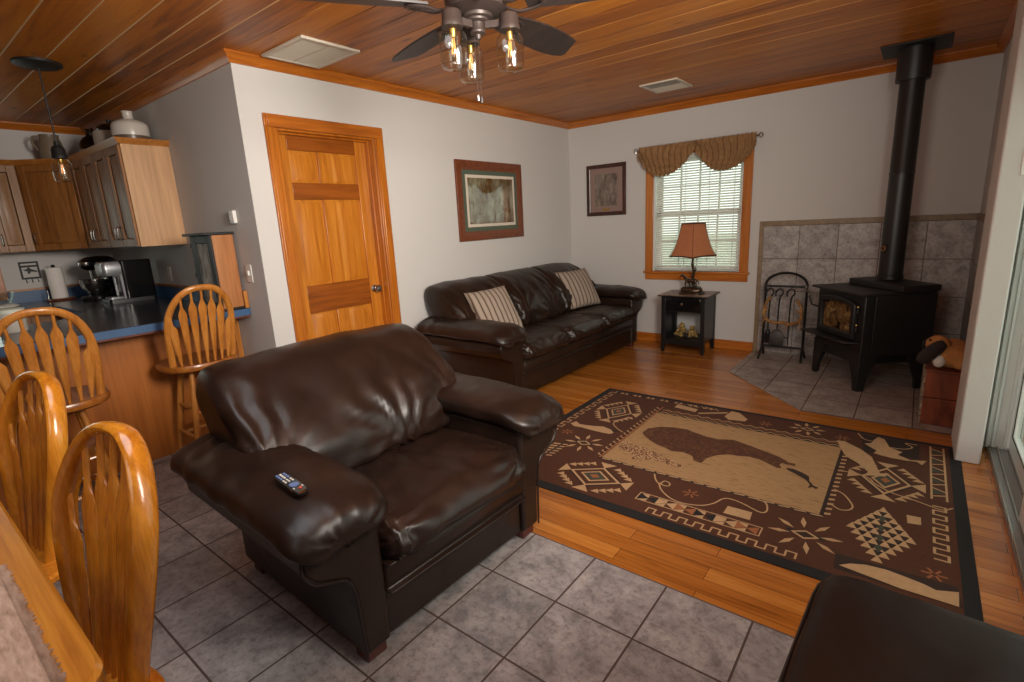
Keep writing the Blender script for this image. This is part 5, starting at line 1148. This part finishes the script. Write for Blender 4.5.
# ------------------------------------------------------------------ crate and plush dog
t = thing('wooden_crate', 'dark red stained wooden crate at the right end of the hearth', 'crate', (3.455, -1.43, .0085))
for z0, z1 in ((0, .175), (.18, .355)):
    B().box((0, 0, z0), (.225, .018, z1)).build('front_board', 'crate', t, bevel=.003); B().box((0, .322, z0), (.225, .34, z1)).build('rear_board', 'crate', t, bevel=.003)
    B().box((-.008, .0, z0), (.006, .34, z1)).build('side_board', 'crateedge', t, bevel=.003); B().box((.212, .018, z0), (.225, .322, z1)).build('side_board', 'crate', t, bevel=.003)
B().box((.006, .018, 0), (.212, .322, .015)).build('bottom', 'crate', t); B().box((.0, .0, .345), (.225, .34, .358)).build('lid', 'crate', t, bevel=.003)
t = thing('plush_dog', 'tan plush dog with dark ears lying on the red crate', 'plush toy', (3.575, -1.30, .368), 0)
b = B(); b.ell((.01, .06, .085), (.085, .15, .085)); b.ell((.0, -.03, .075), (.088, .085, .075)); b.ell((-.075, -.05, .155), (.06, .06, .055)); b.ell((-.105, -.06, .155), (.038, .04, .036)); b.tube([(-.03, -.06, .10), (-.06, -.09, .05), (-.07, -.105, .022)], [.05, .032, .024], 12); b.ell((.05, -.08, .045), (.05, .045, .042)); b.tube([(0, .2, .07), (.03, .23, .05)], [.03, .02], 10)
for v in b.bm.verts: v.co.z = max(v.co.z, 0)
b.build('body', 'plush', t, remesh=.009)
b = B(); b.tube(smooth_path([(-.045, -.105, .175), (-.085, -.125, .14), (-.13, -.132, .085), (-.155, -.13, .04)], 10), [.022, .032, .04, .044, .046, .048, .048, .046, .042, .034, .02], 12, flat=(1, .45)); b.build('ear', 'plushdark', t, remesh=.006)
b = B(); b.tube(smooth_path([(-.095, -.0, .185), (-.13, .01, .15), (-.145, .012, .10)], 8), [.018, .024, .03, .034, .036, .034, .03, .022, .012], 12, flat=(.45, 1)); b.build('ear', 'plushdark', t, remesh=.006)
b = B(); b.ell((-.141, -.066, .160), (.011, .013, .011)); b.build('nose', 'plushdark', t); b = B(); b.ell((-.062, -.098, .055), (.034, .034, .042)); b.build('chest', 'plushwhite', t, remesh=.007)
for q in (-.112,): b = B(); b.ell((-.118, -.098, .185), (.007, .006, .007)); b.build('eye', 'plushdark', t)
t = thing('light_switch', 'light switch plate on the pale wall end at the right edge', 'wall plate', (3.722, -1.94, 1.56)); B().box((-.035, -.006, -.06), (.035, 0, .06)).build('plate', 'whiteplas', t, bevel=.003); B().box((-.006, -.016, -.01), (.006, -.006, .014)).build('toggle', 'whiteplas', t)
# lawn outside
b = B().box((-20, .3, -.5), (30, 40, -.45)).box((4.4, -30, -.5), (40, .3, -.45)); tag(b.build('lawn', 'grass'), 'pale lawn seen through the window blind and glass door', 'lawn', kind='structure')

# ------------------------------------------------------------------ camera, light, view
cam = bpy.data.cameras.new('camera'); co = bpy.data.objects.new('camera', cam); COL.objects.link(co)
co.location = (3.3385, -5.4531, 1.4111); co.rotation_euler = (1.3416, .0516, .6606); cam.sensor_width = 36; cam.lens = 512.3161/1024*36; cam.clip_start = .02
S.camera = co
w = bpy.data.worlds.new('sky'); S.world = w; w.use_nodes = True
bg = w.node_tree.nodes['Background']; bg.inputs[0].default_value = (.96, .98, .96, 1); bg.inputs[1].default_value = 1.9
def area(name, loc, target, size, power, col):
    l = bpy.data.lights.new(name, 'AREA'); l.shape = 'DISK'; l.size = size; l.energy = power; l.color = col
    o = bpy.data.objects.new(name, l); COL.objects.link(o); o.location = loc
    o.rotation_euler = (Vector(target)-Vector(loc)).to_track_quat('-Z', 'Y').to_euler(); return o
k = area('bounced_key', (3.66, -4.38, 1.95), (0, -2.7, 1.95), .9, 88, (1, .94, .85)); k.data.spread = math.radians(125)
area('overhead_fill', (2.0, -5.15, 2.43), (2.0, -5.1, 0), 1.3, 20, (.92, .97, 1))  # unseen fill lamp, added to brighten the floor and table
area('room_fill', (2.6, -6.6, 2.2), (1.6, -3.0, 1.0), 1.2, 8, (1, .97, .95))
area('ceiling_bounce', (2.7, -4.7, 1.5), (2.3, -2.7, 2.5), .7, 18, (1, .92, .80))
S.view_settings.view_transform = 'Standard'; S.view_settings.look = 'None'; S.view_settings.gamma = 1; S.view_settings.exposure = 0
try: S.view_settings.use_curve_mapping = False
except Exception: pass
